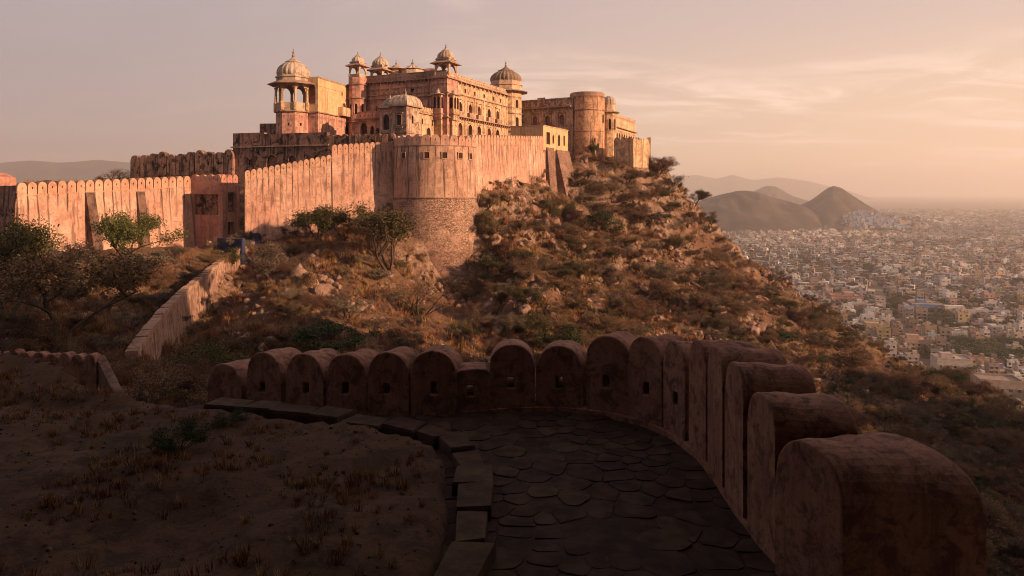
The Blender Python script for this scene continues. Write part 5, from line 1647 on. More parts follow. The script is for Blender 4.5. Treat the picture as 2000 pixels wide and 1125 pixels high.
# tree tops peeping over the long wall
q = V2(222, 132); plant('far_tree', 'bare', q.x, q.y, Z(372, 132), 4.2, 3.0, 'leaf_brown', 'twiggy tree top showing over the long wall', 'tree')

# added banyan, never in view: its crown shades the near end of the bastion
bt = thing('shade_banyan', 'banyan added out of view beside the viewpoint, its crown shading the near walk', 'tree', (-9.0, -6.0, -2))
mb = MB(); rb = random.Random(4)
limbs = []
base = Vector((-9, -6, -4))
mb.tube([base, base + Vector((.3, .3, 4)), base + Vector((.8, .9, 8.5))], [1.3, 1.0, .8], 10)
for k in range(13):
    a = k / 13 * 2 * PI; e = Vector((-1.5 + 15.5 * math.cos(a), 2.0 + 9.5 * math.sin(a), 9.5 + rb.uniform(0, 3)))
    s0 = base + Vector((.7, .8, 7.5)); m_ = s0.lerp(e, .5) + Vector((0, 0, 2.0)); mb.tube([s0, s0.lerp(m_, .5) + Vector((0, 0, .8)), m_, m_.lerp(e, .5), e], [.5, .42, .3, .2, .08], 6)
    limbs += [m_, m_.lerp(e, .5), e]
mb.build('trunk', M['bark'], bt)
gb = np.random.default_rng(12); nb_ = 30000
aa = gb.uniform(0, 2 * PI, nb_); rr = np.sqrt(gb.uniform(0, 1, nb_))
cc = np.c_[-2.0 + 19.0 * rr * np.cos(aa), 1.0 + 11.3 * rr * np.sin(aa), 9.0 + 3.2 * (1 - rr ** 2) + gb.normal(0, .8, nb_)]
d1 = gb.normal(0, 1, (nb_, 3)); d1[:, 2] *= .4; d1 /= np.linalg.norm(d1, axis=1)[:, None]
d2 = np.cross(d1, gb.normal(0, 1, (nb_, 3)) * .3 + np.array([0, 0, 1])); d2 /= np.linalg.norm(d2, axis=1)[:, None]
ss_ = gb.uniform(.25, .5, nb_)[:, None]
vv = np.stack([cc - d1 * ss_, cc + d2 * ss_ * .6, cc + d1 * ss_, cc - d2 * ss_ * .6], 1).reshape(-1, 3)
mb = MB(); mb.v = [tuple(q) for q in vv]; mb.f = [(4 * i, 4 * i + 1, 4 * i + 2, 4 * i + 3) for i in range(nb_)]
mb.build('crown', M['leaf_dark'], bt)

# more trees scattered over the slope, in three neighbourhoods that one can name
rt_ = random.Random(99); scattered = []
ZONES = [((945, 1120, 400, 690), 26, ('thorn', 'thorn2', 'umbrella'), ('leaf_brown', 'leaf_olive', 'leaf_grey'), 'brownish thorn tree among others on the slope right of the round tower', 'trees below the receding wall', (34, 62)),
         ((1130, 1420, 330, 640), 44, ('thorn', 'umbrella', 'bush', 'twig'), ('leaf_brown', 'leaf_olive', 'leaf_grey'), 'twiggy thorn tree scattered over the rocky flank of the ridge', 'trees on the rocky flank', (28, 56)),
         ((1380, 1960, 560, 1000), 60, ('thorn', 'bush', 'bush2', 'umbrella'), ('leaf_brown', 'leaf_olive', 'leaf_dark'), 'low bushy tree on the shaded lower slope above the city', 'trees on the lower slope', (26, 60)),
         ((500, 900, 500, 690), 20, ('bush', 'bush2', 'twig', 'thorn2'), ('leaf_brown', 'leaf_olive', 'leaf_grey'), 'dry bush on the grassy knoll below the rising wall', 'bushes on the knoll', (30, 62)),
         ((0, 420, 500, 690), 22, ('bush', 'bush2', 'thorn', 'twig'), ('leaf_olive', 'leaf_brown', 'leaf_grey'), 'tangled olive bush in the hollow below the long wall', 'bushes in the hollow', (40, 85))]
for (x0, x1, y0, y1), n_, keys, lms, lab, grp, (s0, s1) in ZONES:
    k = 0; tries = 0
    while k < n_ and tries < 900:
        tries += 1
        px, py = rt_.uniform(x0, x1), rt_.uniform(y0, y1)
        q = shoot(px, py)
        if q is None or q.y > 175 or q.z < -70: continue
        if py > 690 and px < 1500: continue
        if math.hypot(q.x - TC.x, q.y - TC.y) < 9.5: continue
        rad = rt_.uniform(s0, s1) / 2 / F * q.y
        if any((q.x - a) ** 2 + (q.y - b2) ** 2 < (rad * 1.0) ** 2 for a, b2 in placed): continue
        key = rt_.choice(keys); tree = key in ('thorn', 'thorn2', 'umbrella')
        lm_ = rt_.choice(lms)
        o_ = plant('thorn_tree' if tree else 'dry_bush', key, q.x, q.y, q.z, rad * (1.25 if tree else 1.0) * rt_.uniform(.85, 1.2), rad, lm_, lab, 'tree' if tree else 'bush', grp)
        scattered.append((o_, px, py, rad * 2 * F / q.y, key, lm_))
        placed.append((q.x, q.y)); k += 1

LAND = [(262, 480, 'spreading tree before the long wall'), (624, 440, 'round tree at the rising wall'), (758, 460, 'wide thorn tree by the tower'), (528, 515, 'leaning grey tree'), (818, 585, 'leafless knoll tree'),
        (1196, 445, 'dark umbrella tree'), (964, 450, 'rusty tree beside the tower'), (1092, 420, 'leaning buttress'), (850, 470, 'round tower foot'), (1147, 300, 'ochre round tower'), (1255, 330, 'end bastion'), (1384, 435, 'twiggy ridge tree'),
        (440, 495, 'blue parapet'), (410, 640, 'tall leafy bush'), (115, 590, 'broad olive tree in the hollow'), (12, 470, 'tangled tree at the wall end'), (640, 660, 'dark bush behind the merlons'), (1020, 580, 'olive tree above the merlons'),
        (1040, 640, 'leaning olive tree'), (1312, 540, 'pale rock outcrop'), (1000, 365, 'foot of the receding wall'), (690, 604, 'fractured rock face'), (612, 606, 'pinkish boulder'), (340, 600, 'stepped wall'), (60, 695, 'low ruined wall'),
        (1240, 700, 'tallest merlons'), (1430, 690, 'merlons where the parapet turns'), (1600, 790, 'thick right-hand merlons'), (1700, 870, 'nearest great merlon'), (1660, 620, 'pink house with red terrace'), (1711, 680, 'square ochre house'), (1858, 760, 'cream stepped house'), (1946, 800, 'large pale block'),
        (1500, 560, 'skyline above the city'), (1440, 490, 'pink rock knob'), (945, 590, 'tower footing scree')]
def relation(px, py, land):
    q = min(land, key=lambda l: (l[0] - px) ** 2 + (l[1] - py) ** 2)
    dx, dy = px - q[0], py - q[1]; L_ = math.hypot(dx, dy)
    a = math.degrees(math.atan2(-dy, dx)) % 360
    w_ = ['right of', 'above right of', 'above', 'above left of', 'left of', 'below left of', 'below', 'below right of'][int((a + 22.5) // 45) % 8]
    return ('close ' if L_ < 45 else 'well ' if L_ > 95 else '') + w_ + ' the ' + q[2]
used_labels = {}
def unique_label(o, cands):
    for c in cands:
        if c not in used_labels: used_labels[c] = o; o['label'] = c; return
    o['label'] = cands[-1]
for o, px, py, sz, key, lm in scattered:
    colr = {'leaf_brown': 'brown', 'leaf_olive': 'olive', 'leaf_grey': 'grey', 'leaf_green': 'green', 'leaf_dark': 'dark green'}[lm]
    form = {'thorn': 'spreading thorn tree', 'thorn2': 'many-stemmed thorn tree', 'umbrella': 'flat-topped thorn tree', 'bush': 'leafy bush', 'bush2': 'low bush', 'twig': 'twiggy bush'}[key]
    szw = 'small' if sz < 38 else 'middling' if sz < 52 else 'large'
    r_ = relation(px, py, LAND)
    unique_label(o, [f'{szw} {colr} {form} {r_}', f'{szw} rounded {colr} {form} {r_}'])

# ------------------------------------------------------------------ scattered scrub, grass and stones (geometry nodes instances)
def scatter(name, label, pts, scl, rot, idx, meshes, seed=0):
    me = bpy.data.meshes.new(name); me.from_pydata([tuple(p) for p in pts], [], [])
    for an, typ, dat in (('scl', 'FLOAT_VECTOR', scl), ('rot', 'FLOAT_VECTOR', rot), ('idx', 'INT', idx)):
        a = me.attributes.new(an, typ, 'POINT')
        a.data.foreach_set('vector' if typ == 'FLOAT_VECTOR' else 'value', np.asarray(dat).ravel())
    o = link(name, me, kind='stuff', label=label)
    ng = bpy.data.node_groups.new(name, 'GeometryNodeTree')
    ng.interface.new_socket('Geometry', in_out='INPUT', socket_type='NodeSocketGeometry')
    ng.interface.new_socket('Geometry', in_out='OUTPUT', socket_type='NodeSocketGeometry')
    t = NT(ng)
    gi, go = t.n('NodeGroupInput'), t.n('NodeGroupOutput')
    iop = t.n('GeometryNodeInstanceOnPoints'); jn = t.n('GeometryNodeJoinGeometry')
    for m_ in reversed(meshes):
        po = bpy.data.objects.new(m_.name + '_source', m_)
        oi = t.n('GeometryNodeObjectInfo'); oi.inputs['Object'].default_value = po; oi.inputs['As Instance'].default_value = True
        ng.links.new(oi.outputs['Geometry'], jn.inputs[0])
    def attr(nm, dt):
        a = t.n('GeometryNodeInputNamedAttribute', data_type=dt); a.inputs[0].default_value = nm
        return a.outputs[0]
    ng.links.new(gi.outputs[0], iop.inputs['Points'])
    ng.links.new(jn.outputs[0], iop.inputs['Instance'])
    iop.inputs['Pick Instance'].default_value = True
    ng.links.new(attr('idx', 'INT'), iop.inputs['Instance Index'])
    ng.links.new(attr('rot', 'FLOAT_VECTOR'), iop.inputs['Rotation'])
    ng.links.new(attr('scl', 'FLOAT_VECTOR'), iop.inputs['Scale'])
    ng.links.new(iop.outputs[0], go.inputs[0])
    md = o.modifiers.new('scatter', 'NODES'); md.node_group = ng
    return o
def with_mat(me, m_):
    c = me.copy(); c.materials.clear(); c.materials.append(m_); return c
def tuft(seed, n, h, w_, spread, m_):
    g = np.random.default_rng(seed); mb = MB()
    for k in range(n):
        a = g.uniform(0, 2 * PI); r = spread * math.sqrt(g.uniform()); b0 = Vector((r * math.cos(a), r * math.sin(a), -.05))
        la_ = g.uniform(.15, .7); d_ = Vector((math.cos(a + g.normal(0, .6)) * la_, math.sin(a + g.normal(0, .6)) * la_, 1)) * h * g.uniform(.5, 1.15)
        s = Vector((math.cos(a + 1.5), math.sin(a + 1.5), 0)) * w_
        mb.add([b0 - s, b0 + s, b0 + d_ * .6 + s * .6 + Vector((0, 0, h * .05)), b0 + d_], [(0, 1, 2, 3)])
    return mb.mesh('tuft', m_)
def rock(seed, m_, flat=.7):
    rnd = random.Random(seed); bm = bmesh.new(); bmesh.ops.create_icosphere(bm, subdivisions=3, radius=1)
    off = Vector((rnd.uniform(0, 50),) * 3)
    cuts = [Vector((rnd.gauss(0, 1), rnd.gauss(0, 1), rnd.gauss(0, 1))).normalized() for _ in range(13)]
    for v in bm.verts:
        p = v.co.copy()
        for c in cuts:
            dd = p.dot(c)
            if dd > .70: p -= c * (dd - .70)
        p *= 1 + .16 * noise.noise(p * 1.6 + off) + .07 * noise.noise(p * 5 + off)
        v.co = Vector((p.x, p.y * .85, p.z * flat))
    me = bpy.data.meshes.new('rock'); bm.to_mesh(me); bm.free(); me.materials.append(m_)
    return me
# sample points on the visible hill
def samples(n, seed, ymax=185):
    """random points on the hill, even per area of the picture, so the far slope is as fully clothed as the near one"""
    g = np.random.default_rng(seed); out = []
    while len(out) < n:
        px, py = g.uniform(-60, 2060), g.uniform(300, 1125)
        q = HB.ray_cast(Vector((0, 0, 0)), Vector(((px - 1000) / F, 1, (H - py) / F)).normalized())
        if q[0] is None or q[0].y > ymax: continue
        out.append((q[0], q[1]))
    return out
def clear_of_walls(p):
    return math.hypot(p.x - TC.x, p.y - TC.y) > TR + 1.6
def lay(name, label, n, seed, meshes, size, dens, ztilt=.25, zs=(.8, 1.25), sink=0.0):
    g = np.random.default_rng(seed); P_, S_, R_, I_ = [], [], [], []
    for p, nr in samples(n, seed):
        if not clear_of_walls(p): continue
        if g.uniform() > dens(p, nr): continue
        s = g.uniform(*size) * (p.y / 100) ** .45
        P_.append((p.x + g.normal(0, .4), p.y + g.normal(0, .4), p.z - sink * s))
        S_.append((s, s, s * g.uniform(*zs))); R_.append((g.normal(0, ztilt), g.normal(0, ztilt), g.uniform(0, 6.28))); I_.append(int(g.integers(0, len(meshes))))
    return scatter(name, label, P_, S_, R_, I_, meshes)
bm_ = [with_mat(PROTO[k][1], M[m_]) for k, m_ in (('bush', 'leaf_brown'), ('bush2', 'leaf_olive'), ('bush', 'leaf_grey'), ('bush2', 'leaf_brown'), ('twig', 'leaf_brown'), ('tallbush', 'leaf_brown'), ('twig', 'leaf_grey'))]
f2 = lambda p, s: .5 + .5 * noise.fractal(Vector((p.x * s, p.y * s, p.z * s)), .9, 2.0, 3)
def shade_zone(p):   # the lower slope is the thickest
    return min(1, max(0, (p.x * .012 - p.z * .012)))
lay('hill_scrub', 'low dry scrub covering the hillside', 8000, 21, bm_, (.25, .85), lambda p, nr: min(1, max(.04, (f2(p, .06) - (.55 if p.x < -2 else .47)) * 2.4) + shade_zone(p) * .45), sink=.1)
tm_ = [tuft(k, 26, .75, .035, .45, M['grass']) for k in range(3)]
lay('hill_grass', 'long dry straw-coloured grass on the hillside', 34000, 22, tm_, (.6, 1.25), lambda p, nr: min(1, max(.18, (f2(p, .045) - .25) * 1.5)) * (1.0 if p.x < 30 else .6))
rm_ = [rock(k, M['rock'], fl) for k, fl in ((1, .8), (2, .6), (3, .9), (4, .5))]
lay('hill_rocks', 'broken rock and scree on the hillside', 15000, 23, rm_, (.16, .8), lambda p, nr: min(1, max(.06, (f2(p + Vector((50, 9, 3)), .07) - .5) * 3.0) * (1 if p.z > -22 else .25) * (1.25 if nr.z < .8 else .7)), ztilt=.7, sink=.25)
g_ = np.random.default_rng(77); P_, S_, R_, I_ = [], [], [], []
for p, nr in samples(2600, 78):
    if not clear_of_walls(p) or p.z < -24 or p.y < 45: continue
    w_ = .5 + .5 * noise.fractal(Vector((p.x * .06, p.y * .06, p.z * .12 + 9)), .9, 2, 4)
    if w_ < (.56 if p.x > -3 else .70): continue
    for _ in range(3):
        s_ = min(1.3, g_.gamma(2.0, .22) + .2); ox, oy = g_.normal(0, 1.0, 2); z_, _n = ground(p.x + ox, p.y + oy)
        P_.append((p.x + ox, p.y + oy, z_ + s_ * .05)); S_.append((s_ * g_.uniform(.8, 1.3), s_ * .8, s_ * g_.uniform(.8, 1.5))); R_.append((g_.normal(0, .5), g_.normal(0, .5), g_.uniform(0, 6.28))); I_.append(int(g_.integers(0, 4)))
scatter('hill_crags', 'jutting broken ledges on the steep flank', P_, S_, R_, I_, rm_)
# outcrops that stand out by themselves
for px, py, w_, lab in ((612, 606, 46, 'rounded pinkish boulder sunk in the grassy knoll'), (690, 604, 70, 'pale fractured rock face with dark hollow on the knoll'), (735, 625, 60, 'grey slab of rock under the bare tree'),
                        (1290, 455, 50, 'pale jutting crag on the rocky flank'), (1320, 500, 55, 'lower pale crag facing the city'), (1262, 505, 40, 'sunlit broken ledge below the umbrella tree'), (985, 560, 46, 'grey splintered rock rib below the tower footing'),
                        (1385, 500, 36, 'pinkish rock knob at the ridge edge'), (1180, 620, 34, 'isolated grey rock low on the slope'), (1140, 505, 30, 'small pink rock beside the brown flat-topped tree')):
    q = shoot(px, py)
    if q is None: continue
    r = w_ / 2 / F * q.y
    t_ = thing('rock_outcrop', lab, 'rock', (q.x, q.y, q.z))
    mb = MB()
    rnd = random.Random(px)
    for k in range(16):
        me_ = rock(px + k * 7, None, rnd.uniform(.7, 1.2)) if False else rm_[k % 4]
        ss = r * rnd.uniform(.16, .40); ox, oy = rnd.gauss(0, r * .5), rnd.gauss(0, r * .35)
        gz_, _ = ground(q.x + ox, q.y + oy)
        rr = rnd.uniform(0, 6.28); tl = rnd.gauss(0, .5)
        from mathutils import Matrix
        mt = Matrix.Translation((q.x + ox, q.y + oy, gz_ + ss * .15)) @ Matrix.Rotation(rr, 4, 'Z') @ Matrix.Rotation(tl, 4, 'X') @ Matrix.Scale(ss, 4)
        mb.add([mt @ v.co for v in me_.vertices], [tuple(f.vertices) for f in me_.polygons])
    mb.build('boulder', M['rock'], t_)

# weeds and pebbles on the bank
g = np.random.default_rng(3)
P_, S_, R_, I_ = [], [], [], []
for _ in range(5200):
    x, y = g.uniform(-15, -.9), g.uniform(7, 22.5)
    if kerb_side(x, y) < .55: continue
    z = bground(x, y)
    if z is None: continue
    if .5 + .5 * noise.fractal(Vector((x * .5, y * .5, 0)), .9, 2, 3) < g.uniform(.35, .95): continue
    s = g.uniform(.10, .26); P_.append((x, y, z)); S_.append((s, s, s)); R_.append((0, 0, g.uniform(0, 6))); I_.append(int(g.integers(0, 3)))
scatter('bank_grass', 'short dry grass stubble on the dirt bank', P_, S_, R_, I_, tm_)
P_, S_, R_, I_ = [], [], [], []
for _ in range(4200):
    x, y = g.uniform(-16, 0), g.uniform(6, 23)
    if kerb_side(x, y) < .3: continue
    z = bground(x, y)
    if z is None: continue
    s = g.uniform(.008, .032) * (1 if g.uniform() < .93 else 2.2); P_.append((x, y, z)); S_.append((s, s, s)); R_.append(tuple(g.uniform(0, 6, 3))); I_.append(int(g.integers(0, 4)))
scatter('bank_pebbles', 'loose stones scattered on the dirt bank', P_, S_, R_, I_, [with_mat(m_, M['pebble']) for m_ in rm_])
for px, py, Y, w_, h_, lm, key, lab in ((352, 858, 14.4, 95, 50, 'leaf_dark', 'bush2', 'small dark weed clump growing on the dirt bank'),
                                       (450, 812, 16.2, 60, 20, 'leaf_dark', 'bush2', 'flat green weed at the kerb stones'),
                                       (320, 790, 24, 110, 85, 'leaf_dark', 'bush', 'dark leafy bush where the bank meets the merlons'),
                                       (290, 760, 30, 120, 90, 'leaf_brown', 'twig', 'dry weed thicket below the stepped wall'),
                                       (228, 735, 27, 30, 60, 'leaf_brown', 'twig', 'thin reddish sprig beside the return parapet'),
                                       (560, 838, 15.2, 70, 14, 'leaf_brown', 'bush2', 'dry flattened weed in front of the kerb')):
    z = bground(X(px, Y), Y)
    if z is None: z = ground(X(px, Y), Y)[0]
    plant('weed', key, X(px, Y), Y, z, h_ / F * Y, w_ / 2 / F * Y, lm, lab, 'plant', sink=.03)

# ------------------------------------------------------------------ the city
def attr_mat(name):
    m, t, b = new_mat(name)
    a = t.n('ShaderNodeAttribute'); a.attribute_name = 'col'
    nz = t.noise(pos(t), 0.5, 4)
    t.put(b.inputs['Base Color'], t.mix(t.math('MULTIPLY', t.ss(nz, .35, .7), .35), a.outputs['Color'], (0.12, 0.09, 0.07)))
    b.inputs['Roughness'].default_value = 0.9
    return m
M['city'] = attr_mat('city_plaster')
PAL = [(0.40, 0.34, 0.30), (0.52, 0.47, 0.43), (0.28, 0.22, 0.185), (0.36, 0.24, 0.19), (0.17, 0.125, 0.105), (0.54, 0.50, 0.48), (0.34, 0.355, 0.39), (0.35, 0.265, 0.17), (0.18, 0.12, 0.095), (0.36, 0.24, 0.20)]
NAMES = ['cream', 'pale cream', 'tan', 'pink', 'brown', 'white', 'blue-grey', 'ochre', 'brick-brown', 'salmon pink']
CITY_ROT = math.radians(-14)
cr_, sr_ = math.cos(CITY_ROT), math.sin(CITY_ROT)
def cw(u, v): return (u * cr_ - v * sr_, u * sr_ + v * cr_)
rc_ = random.Random(31)
CITY_HILLS = [(X(1628, 2150), 2050, 190, 280, 55)]
def city_z(x, y):
    z = -100.0
    for hx, hy, rx, ry, hh in CITY_HILLS:
        dd = ((x - hx) / rx) ** 2 + ((y - hy + 60) / ry) ** 2
        z = max(z, -100 + hh * max(0, 1 - dd) ** .9 * .75)
    return z
def visible(x, y, z):
    """not hidden behind the fort's hill and inside the picture"""
    px = 1000 + F * x / y
    if px < 1330 or px > 2080: return False
    d_ = Vector((x, y, z)); L_ = d_.length
    h = HB.ray_cast(Vector((0, 0, 0)), d_.normalized())
    return h[0] is None or h[3] > L_
houses = []
v = 250.0
while v < 4300:
    far = max(0, (v - 700) / 1000)
    dv = 7.2 + far * 3.6
    u = -300 + 0.0
    umin = v * .10 - 160; umax = v * .95 + 160
    u = umin
    rowjit = rc_.uniform(-2, 2)
    while u < umax:
        du = rc_.uniform(3.8, 9.6) * (1 + far * .5)
        street = (abs(((u + v * .02) % 74) - 37) < 3.2) or (int(v / dv) % 5 == 0)
        x, y = cw(u + du / 2, v + rowjit)
        main = abs(x - (X(1752, 560) + (y - 560) * .42)) < 6 + (y / 700)
        if not main and not (street and rc_.random() < .9) and rc_.random() < .86:
            z0 = city_z(x, y)
            if visible(x, y, z0 + 4) or visible(x, y, z0 + 9):
                wd_ = du * rc_.uniform(.84, .99); dp = dv * rc_.uniform(.62, .96)
                st = rc_.choice((1, 1, 2, 2, 2, 3)) if rc_.random() < .93 else 4
                houses.append((x, y, z0, wd_, dp, 2.5 * st + .6, rc_.choice(range(10)) if rc_.random() < .7 else rc_.choice((0, 1, 5, 2)), st))
        u += du
    v += dv
# nearest 300 houses one by one; all others as one mass
houses.sort(key=lambda h: -h[3] * h[5] / h[1] ** 2 if h[1] < 950 else h[1] * 1e-6)
named, mass = houses[:296], houses[296:]
def box_arrays(x, y, z, w_, d_, h, rot=CITY_ROT):
    c, s = math.cos(rot), math.sin(rot); o = []
    for zz in (z, z + h):
        for a, b2 in ((-.5, -.5), (.5, -.5), (.5, .5), (-.5, .5)):
            lx, ly = a * w_, b2 * d_
            o.append((x + lx * c - ly * s, y + lx * s + ly * c, zz))
    return o
BF = [(0, 1, 5, 4), (1, 2, 6, 5), (2, 3, 7, 6), (3, 0, 4, 7), (4, 5, 6, 7)]
V_, F_, C_ = [], [], []
def cb(x, y, z, w_, d_, h, col, rot=CITY_ROT):
    o = len(V_); V_.extend(box_arrays(x, y, z, w_, d_, h, rot)); F_.extend([tuple(i + o for i in f) for f in BF]); C_.extend([col] * 5)
def loc(x, y, a, b2, rot=CITY_ROT):
    c, s = math.cos(rot), math.sin(rot); return x + a * c - b2 * s, y + a * s + b2 * c
DK = (0.06, 0.045, 0.04)
for x, y, z, w_, d_, h, ci, st in mass:
    k = rc_.uniform(.6, 1.35); col = tuple(min(.8, c * k) for c in PAL[ci]); rot = CITY_ROT + rc_.gauss(0, .06) + .5 * noise.noise(Vector((x * .004, y * .004, 5)))
    if 1500 < y < 2400 and z > -97: col = (0.30, 0.34, 0.44) if abs(x - X(1640, 2000)) < 60 and rc_.random() < .75 else col
    cb(x, y, z, w_, d_, h, col, rot)
    if rc_.random() < .6:
        qx, qy = loc(x, y, rc_.uniform(-.3, .3) * w_, rc_.uniform(-.3, .3) * d_, rot); cb(qx, qy, z + h, w_ * rc_.uniform(.25, .5), d_ * rc_.uniform(.25, .5), rc_.uniform(1.5, 3.0), tuple(c * rc_.uniform(.7, 1.1) for c in col), rot)
    if y < 1500:
        for s in range(st):
            for q in range(2 if w_ < 11 else 3):
                if rc_.random() < .6:
                    qx, qy = loc(x, y, w_ * ((q + .5) / (2 if w_ < 11 else 3) - .5) + rc_.uniform(-.5, .5), -d_ * .5, rot); cb(qx, qy, z + 2.5 * s + .8, rc_.uniform(1.0, 2.6), .3, 1.5, DK, rot)
                if rc_.random() < .35:
                    qx, qy = loc(x, y, w_ * .5, d_ * (rc_.random() - .5) * .7, rot); cb(qx, qy, z + 2.5 * s + .8, .3, 1.3, 1.5, DK, rot)
        if rc_.random() < .4:
            qx, qy = loc(x, y, 0, -d_ * .5 - .5, rot); cb(qx, qy, z + 2.5 * rc_.randint(1, max(1, st)), w_ * .7, 1.2, .3 + .8 * (rc_.random() < .5), tuple(c * 1.05 for c in col), rot)
me = bpy.data.meshes.new('far_city'); me.from_pydata(V_, [], F_); me.materials.append(M['city'])
ca = me.color_attributes.new('col', 'FLOAT_COLOR', 'CORNER')
arr = np.repeat(np.c_[np.array(C_), np.ones(len(C_))], 4, axis=0).astype(np.float32); ca.data.foreach_set('color', arr.ravel())
link('far_city', me, kind='stuff', label='sea of small flat-roofed houses stretching into the haze')
print('houses', len(houses), 'mass', len(mass), 'faces', len(F_))

CM = [simple('house_plaster', c, var=.18, scale=.6, rnd=.3) for c in PAL]
M['tank'] = simple('black_tank', (0.03, 0.03, 0.03), rough=.5)
M['house_blue'] = simple('blue_house_paint', (0.10, 0.20, 0.38), var=.15, scale=.6)
M['house_red'] = simple('red_terrace', (0.36, 0.11, 0.09), var=.2, scale=.6)
M['house_yellow'] = simple('yellow_awning', (0.60, 0.36, 0.15), var=.2, scale=.6)
def house(x, y, z, w_, d_, h, st, mt, label, group=None, rot=CITY_ROT, name='house', roofm=None, seed=0):
    rnd = random.Random(seed)
    t_ = thing(name, label, 'house', (x, y, z), group)
    mb = MB()
    def lb(m_, a0, b0, z0, ww, dd, hh):
        o = [loc(x, y, a0 + i * ww, b0 + j * dd, rot) for i, j in ((0, 0), (1, 0), (1, 1), (0, 1))]
        m_.add([(*q, z0) for q in o] + [(*q, z0 + hh) for q in o], [(0, 1, 5, 4), (1, 2, 6, 5), (2, 3, 7, 6), (3, 0, 4, 7), (4, 5, 6, 7), (3, 2, 1, 0)])
    a0, b0 = -w_ / 2, -d_ / 2
    lb(mb, a0, b0, z, w_, d_, h)
    mb.build('wall', mt, t_)
    mb = MB(); pz = z + h; ph = rnd.uniform(.6, 1.1)
    lb(mb, a0 - .05, b0 - .05, pz, w_ + .1, .25, ph); lb(mb, a0 - .05, b0 + d_ - .2, pz, w_ + .1, .25, ph); lb(mb, a0 - .05, b0 + .2, pz, .25, d_ - .4, ph); lb(mb, a0 + w_ - .2, b0 + .2, pz, .25, d_ - .4, ph)
    mb.build('parapet', mt if not roofm else roofm, t_)
    if rnd.random() < .8:
        mb = MB(); rw_ = w_ * rnd.uniform(.25, .45); rd_ = d_ * rnd.uniform(.3, .5)
        lb(mb, a0 + .3 + rnd.random() * (w_ - rw_ - .6), b0 + d_ * .4, pz + .01, rw_, rd_, 2.5); mb.build('roof_room', mt, t_)
    if rnd.random() < .55:
        mb = MB(); q = loc(x, y, a0 + w_ * rnd.uniform(.2, .8), b0 + d_ * .25, rot); mb.lathe([(.55, 0), (.6, .1), (.6, 1.0), (.4, 1.25), (.15, 1.3)], (*q, pz + .01), 8); mb.build('water_tank', M['tank'], t_)
    wn = MB(); nb = max(2, int(w_ / 3.2)); ns = max(1, int(d_ / 3.6)); bl = MB()
    for s in range(st):
        for k in range(nb):
            if rnd.random() < .85:
                ww = rnd.uniform(.9, 1.5); c0 = a0 + w_ * (k + .5) / nb - ww / 2; zz = z + 2.5 * s + .8
                lb(wn, c0, b0 - .03, zz, ww, .1, 1.2)
                lb(bl, c0 - .2, b0 - .4, zz + 1.3, ww + .4, .42, .1)
        for k in range(ns):
            if rnd.random() < .6:
                c0 = b0 + d_ * (k + .5) / ns; lb(wn, a0 + w_ - .07, c0 - .5, z + 2.5 * s + .8, .1, 1.0, 1.2)
        if s and rnd.random() < .45: lb(bl, a0 + w_ * .1, b0 - 1.1, z + 2.5 * s - .1, w_ * .8, 1.1, .14); lb(bl, a0 + w_ * .1, b0 - 1.1, z + 2.5 * s + .04, w_ * .8, .1, .8)
    wn.build('window', M['void'], t_, kind='stuff'); bl.build('sunshade', mt, t_, kind='stuff')
    return t_
def at_px(px, py):
    Y = 100 * F / (py - H); return X(px, Y), Y
SPECIAL = [
    (1946, 792, 17.5, 13, 12.5, 4, CM[2], None, 'large pale four-storey block nearest to the dark lower slope'),
    (1806, 616, 22, 14, 10, 3, M['house_blue'], M['house_yellow'], 'bright blue building with ochre roof edge on the main street'),
    (1650, 596, 26, 20, 9, 2, CM[9], M['house_red'], 'big pink house with red terrace roof by the slope'),
    (1796, 588, 20, 12, 7, 2, CM[8], M['house_yellow'], 'dark brown hall with bright ochre roof rim behind the blue building'),
    (1880, 622, 34, 9, 7.5, 2, CM[5], None, 'long low white building with dark windows right of the blue building'),
    (1711, 656, 15, 11, 9, 3, CM[7], None, 'square ochre house with open balconies at the slope edge'),
    (1858, 735, 17, 12, 10, 3, CM[0], None, 'cream stepped house beside the narrow lane near the slope'),
    (1790, 690, 16, 11, 9, 3, CM[3], None, 'terracotta pink house below the dark grove'),
    (1815, 672, 7, 7, 12, 4, CM[7], None, 'slim ochre tower house beside the dark grove'),
]
occ = []
for i, (px, py, w_, d_, h, st, mt, rm, lab) in enumerate(SPECIAL):
    x, y = at_px(px, py); occ.append((x, y, max(w_, d_) * .62))
    house(x, y, -100, w_, d_, h, st, mt, lab, name='city_block', roofm=rm, seed=500 + i)
GROVES = [(1925, 705, 30, 11, 'largest dark grove tree in the near quarter of the city'), (1902, 690, 22, 9, 'dark tree at the left edge of the big city grove'), (1955, 690, 24, 9, 'dark tree at the right edge of the big city grove'),
          (1840, 655, 20, 8, 'dark tree left of the lane above the ochre tower house'), (1865, 650, 18, 8, 'rounded tree in the small grove of the middle city'), (1655, 572, 18, 10, 'round green tree behind the pink house'),
          (1618, 580, 17, 9, 'low green tree left of the pink house'), (1700, 598, 15, 8, 'tree right of the pink house'), (1975, 560, 24, 9, 'tree in dusty gap at the right edge of the city'), (1905, 575, 17, 8, 'olive tree among white roofs right of the main street')]
for i, (px, py, r, h, lab) in enumerate(GROVES):
    x, y = at_px(px, py); occ.append((x, y, r * .42))
    plant('grove_tree', ('round', 'thorn2', 'umbrella')[i % 3], x, y, -100, h * 1.15, r * .55, 'leaf_dark', lab, 'tree', sink=.6)
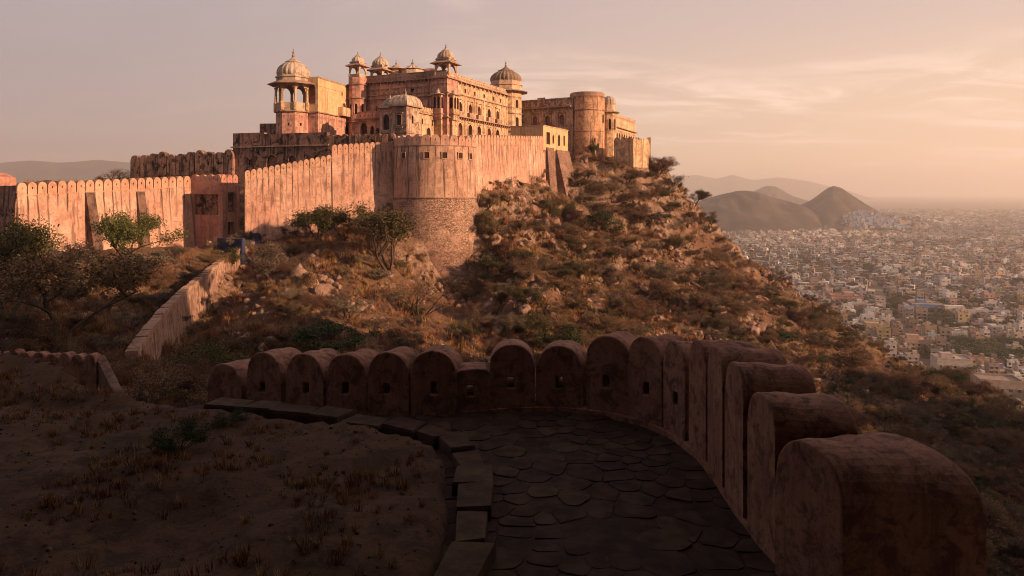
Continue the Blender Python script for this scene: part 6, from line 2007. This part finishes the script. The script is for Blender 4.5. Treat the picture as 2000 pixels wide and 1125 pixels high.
CLAND = [(1946, 762, 'large pale block'), (1806, 598, 'blue building'), (1650, 575, 'red terrace house'), (1796, 572, 'brown hall'), (1880, 606, 'long white building'), (1711, 640, 'square ochre house'), (1858, 715, 'cream stepped house'), (1790, 672, 'terracotta house'), (1815, 650, 'ochre tower house'),
         (1925, 680, 'largest grove'), (1850, 645, 'small grove'), (1618, 570, 'low green tree'), (1975, 550, 'tree at the dusty gap'), (1905, 565, 'olive city tree'), (1560, 530, 'hillside edge'), (1745, 540, 'main street'), (1980, 640, 'right city edge')]
k = 0
for i, (x, y, z, w_, d_, h, ci, st) in enumerate(named):
    if any((x - a) ** 2 + (y - b2) ** 2 < (r + w_ * .4) ** 2 for a, b2, r in occ): continue
    hh_ = house(x, y, z, w_, d_, h, st, CM[ci], 'house', 'flat-roofed houses of the near city', rot=CITY_ROT + rc_.gauss(0, .06), seed=1000 + i)
    px, py = 1000 + F * x / y, H - F * (z + h / 2) / y
    feats = [c.name.split('.')[0] for c in hh_.children]
    ft = 'with roof room and black tank' if 'roof_room' in feats and 'water_tank' in feats else 'with black roof tank' if 'water_tank' in feats else 'with roof room' if 'roof_room' in feats else 'with bare flat roof'
    wide = 'narrow' if w_ < 5 else 'wide' if w_ > 7.4 else 'square'
    stn = ('one', 'two', 'three', 'four', 'five')[st - 1]
    rl = relation(px, py, CLAND)
    unique_label(hh_, [f'{NAMES[ci]} {stn}-storey house {rl}', f'{wide} {NAMES[ci]} {stn}-storey house {rl}', f'{wide} {NAMES[ci]} {stn}-storey house {ft} {rl}'])
# trees in among the houses further off
P_, S_, R_, I_ = [], [], [], []
gg = np.random.default_rng(8)
for _ in range(3200):
    y = 330 * (10 ** gg.uniform(0, .95)); x = y * gg.uniform(.26, .76)
    if noise.fractal(Vector((x * .006, y * .006, 2)), .9, 2, 3) < gg.uniform(-.1, .5): continue
    if not visible(x, y, -96): continue
    s = gg.uniform(1.0, 2.2); P_.append((x, y, -100.3)); S_.append((s, s, s * .9)); R_.append((0, 0, gg.uniform(0, 6))); I_.append(0 if gg.uniform() < .5 else 1)
scatter('city_trees', 'dark trees dotted among the far city houses', P_, S_, R_, I_, [with_mat(PROTO['round'][1], M['leaf_dark']), with_mat(PROTO['thorn2'][1], M['leaf_olive'])])

# ------------------------------------------------------------------ haze
hz = MB(); hz.box((-15000, -300, -106), (30000, 0, 0), (0, 16500, 0), (0, 0, 420))
me = hz.mesh('haze', None)
hm = bpy.data.materials.new('haze_air'); hm.use_nodes = True; hm.node_tree.nodes.clear()
t = NT(hm.node_tree); o_ = t.n('ShaderNodeOutputMaterial'); pv = t.n('ShaderNodeVolumePrincipled')
pv.inputs['Color'].default_value = (0.92, 0.88, 0.86, 1); pv.inputs['Density'].default_value = 0.00018; pv.inputs['Anisotropy'].default_value = 0.35
hm.node_tree.links.new(pv.outputs[0], o_.inputs['Volume'])
me.materials.append(hm)
link('haze', me, kind='stuff', label='warm evening haze over the plain')
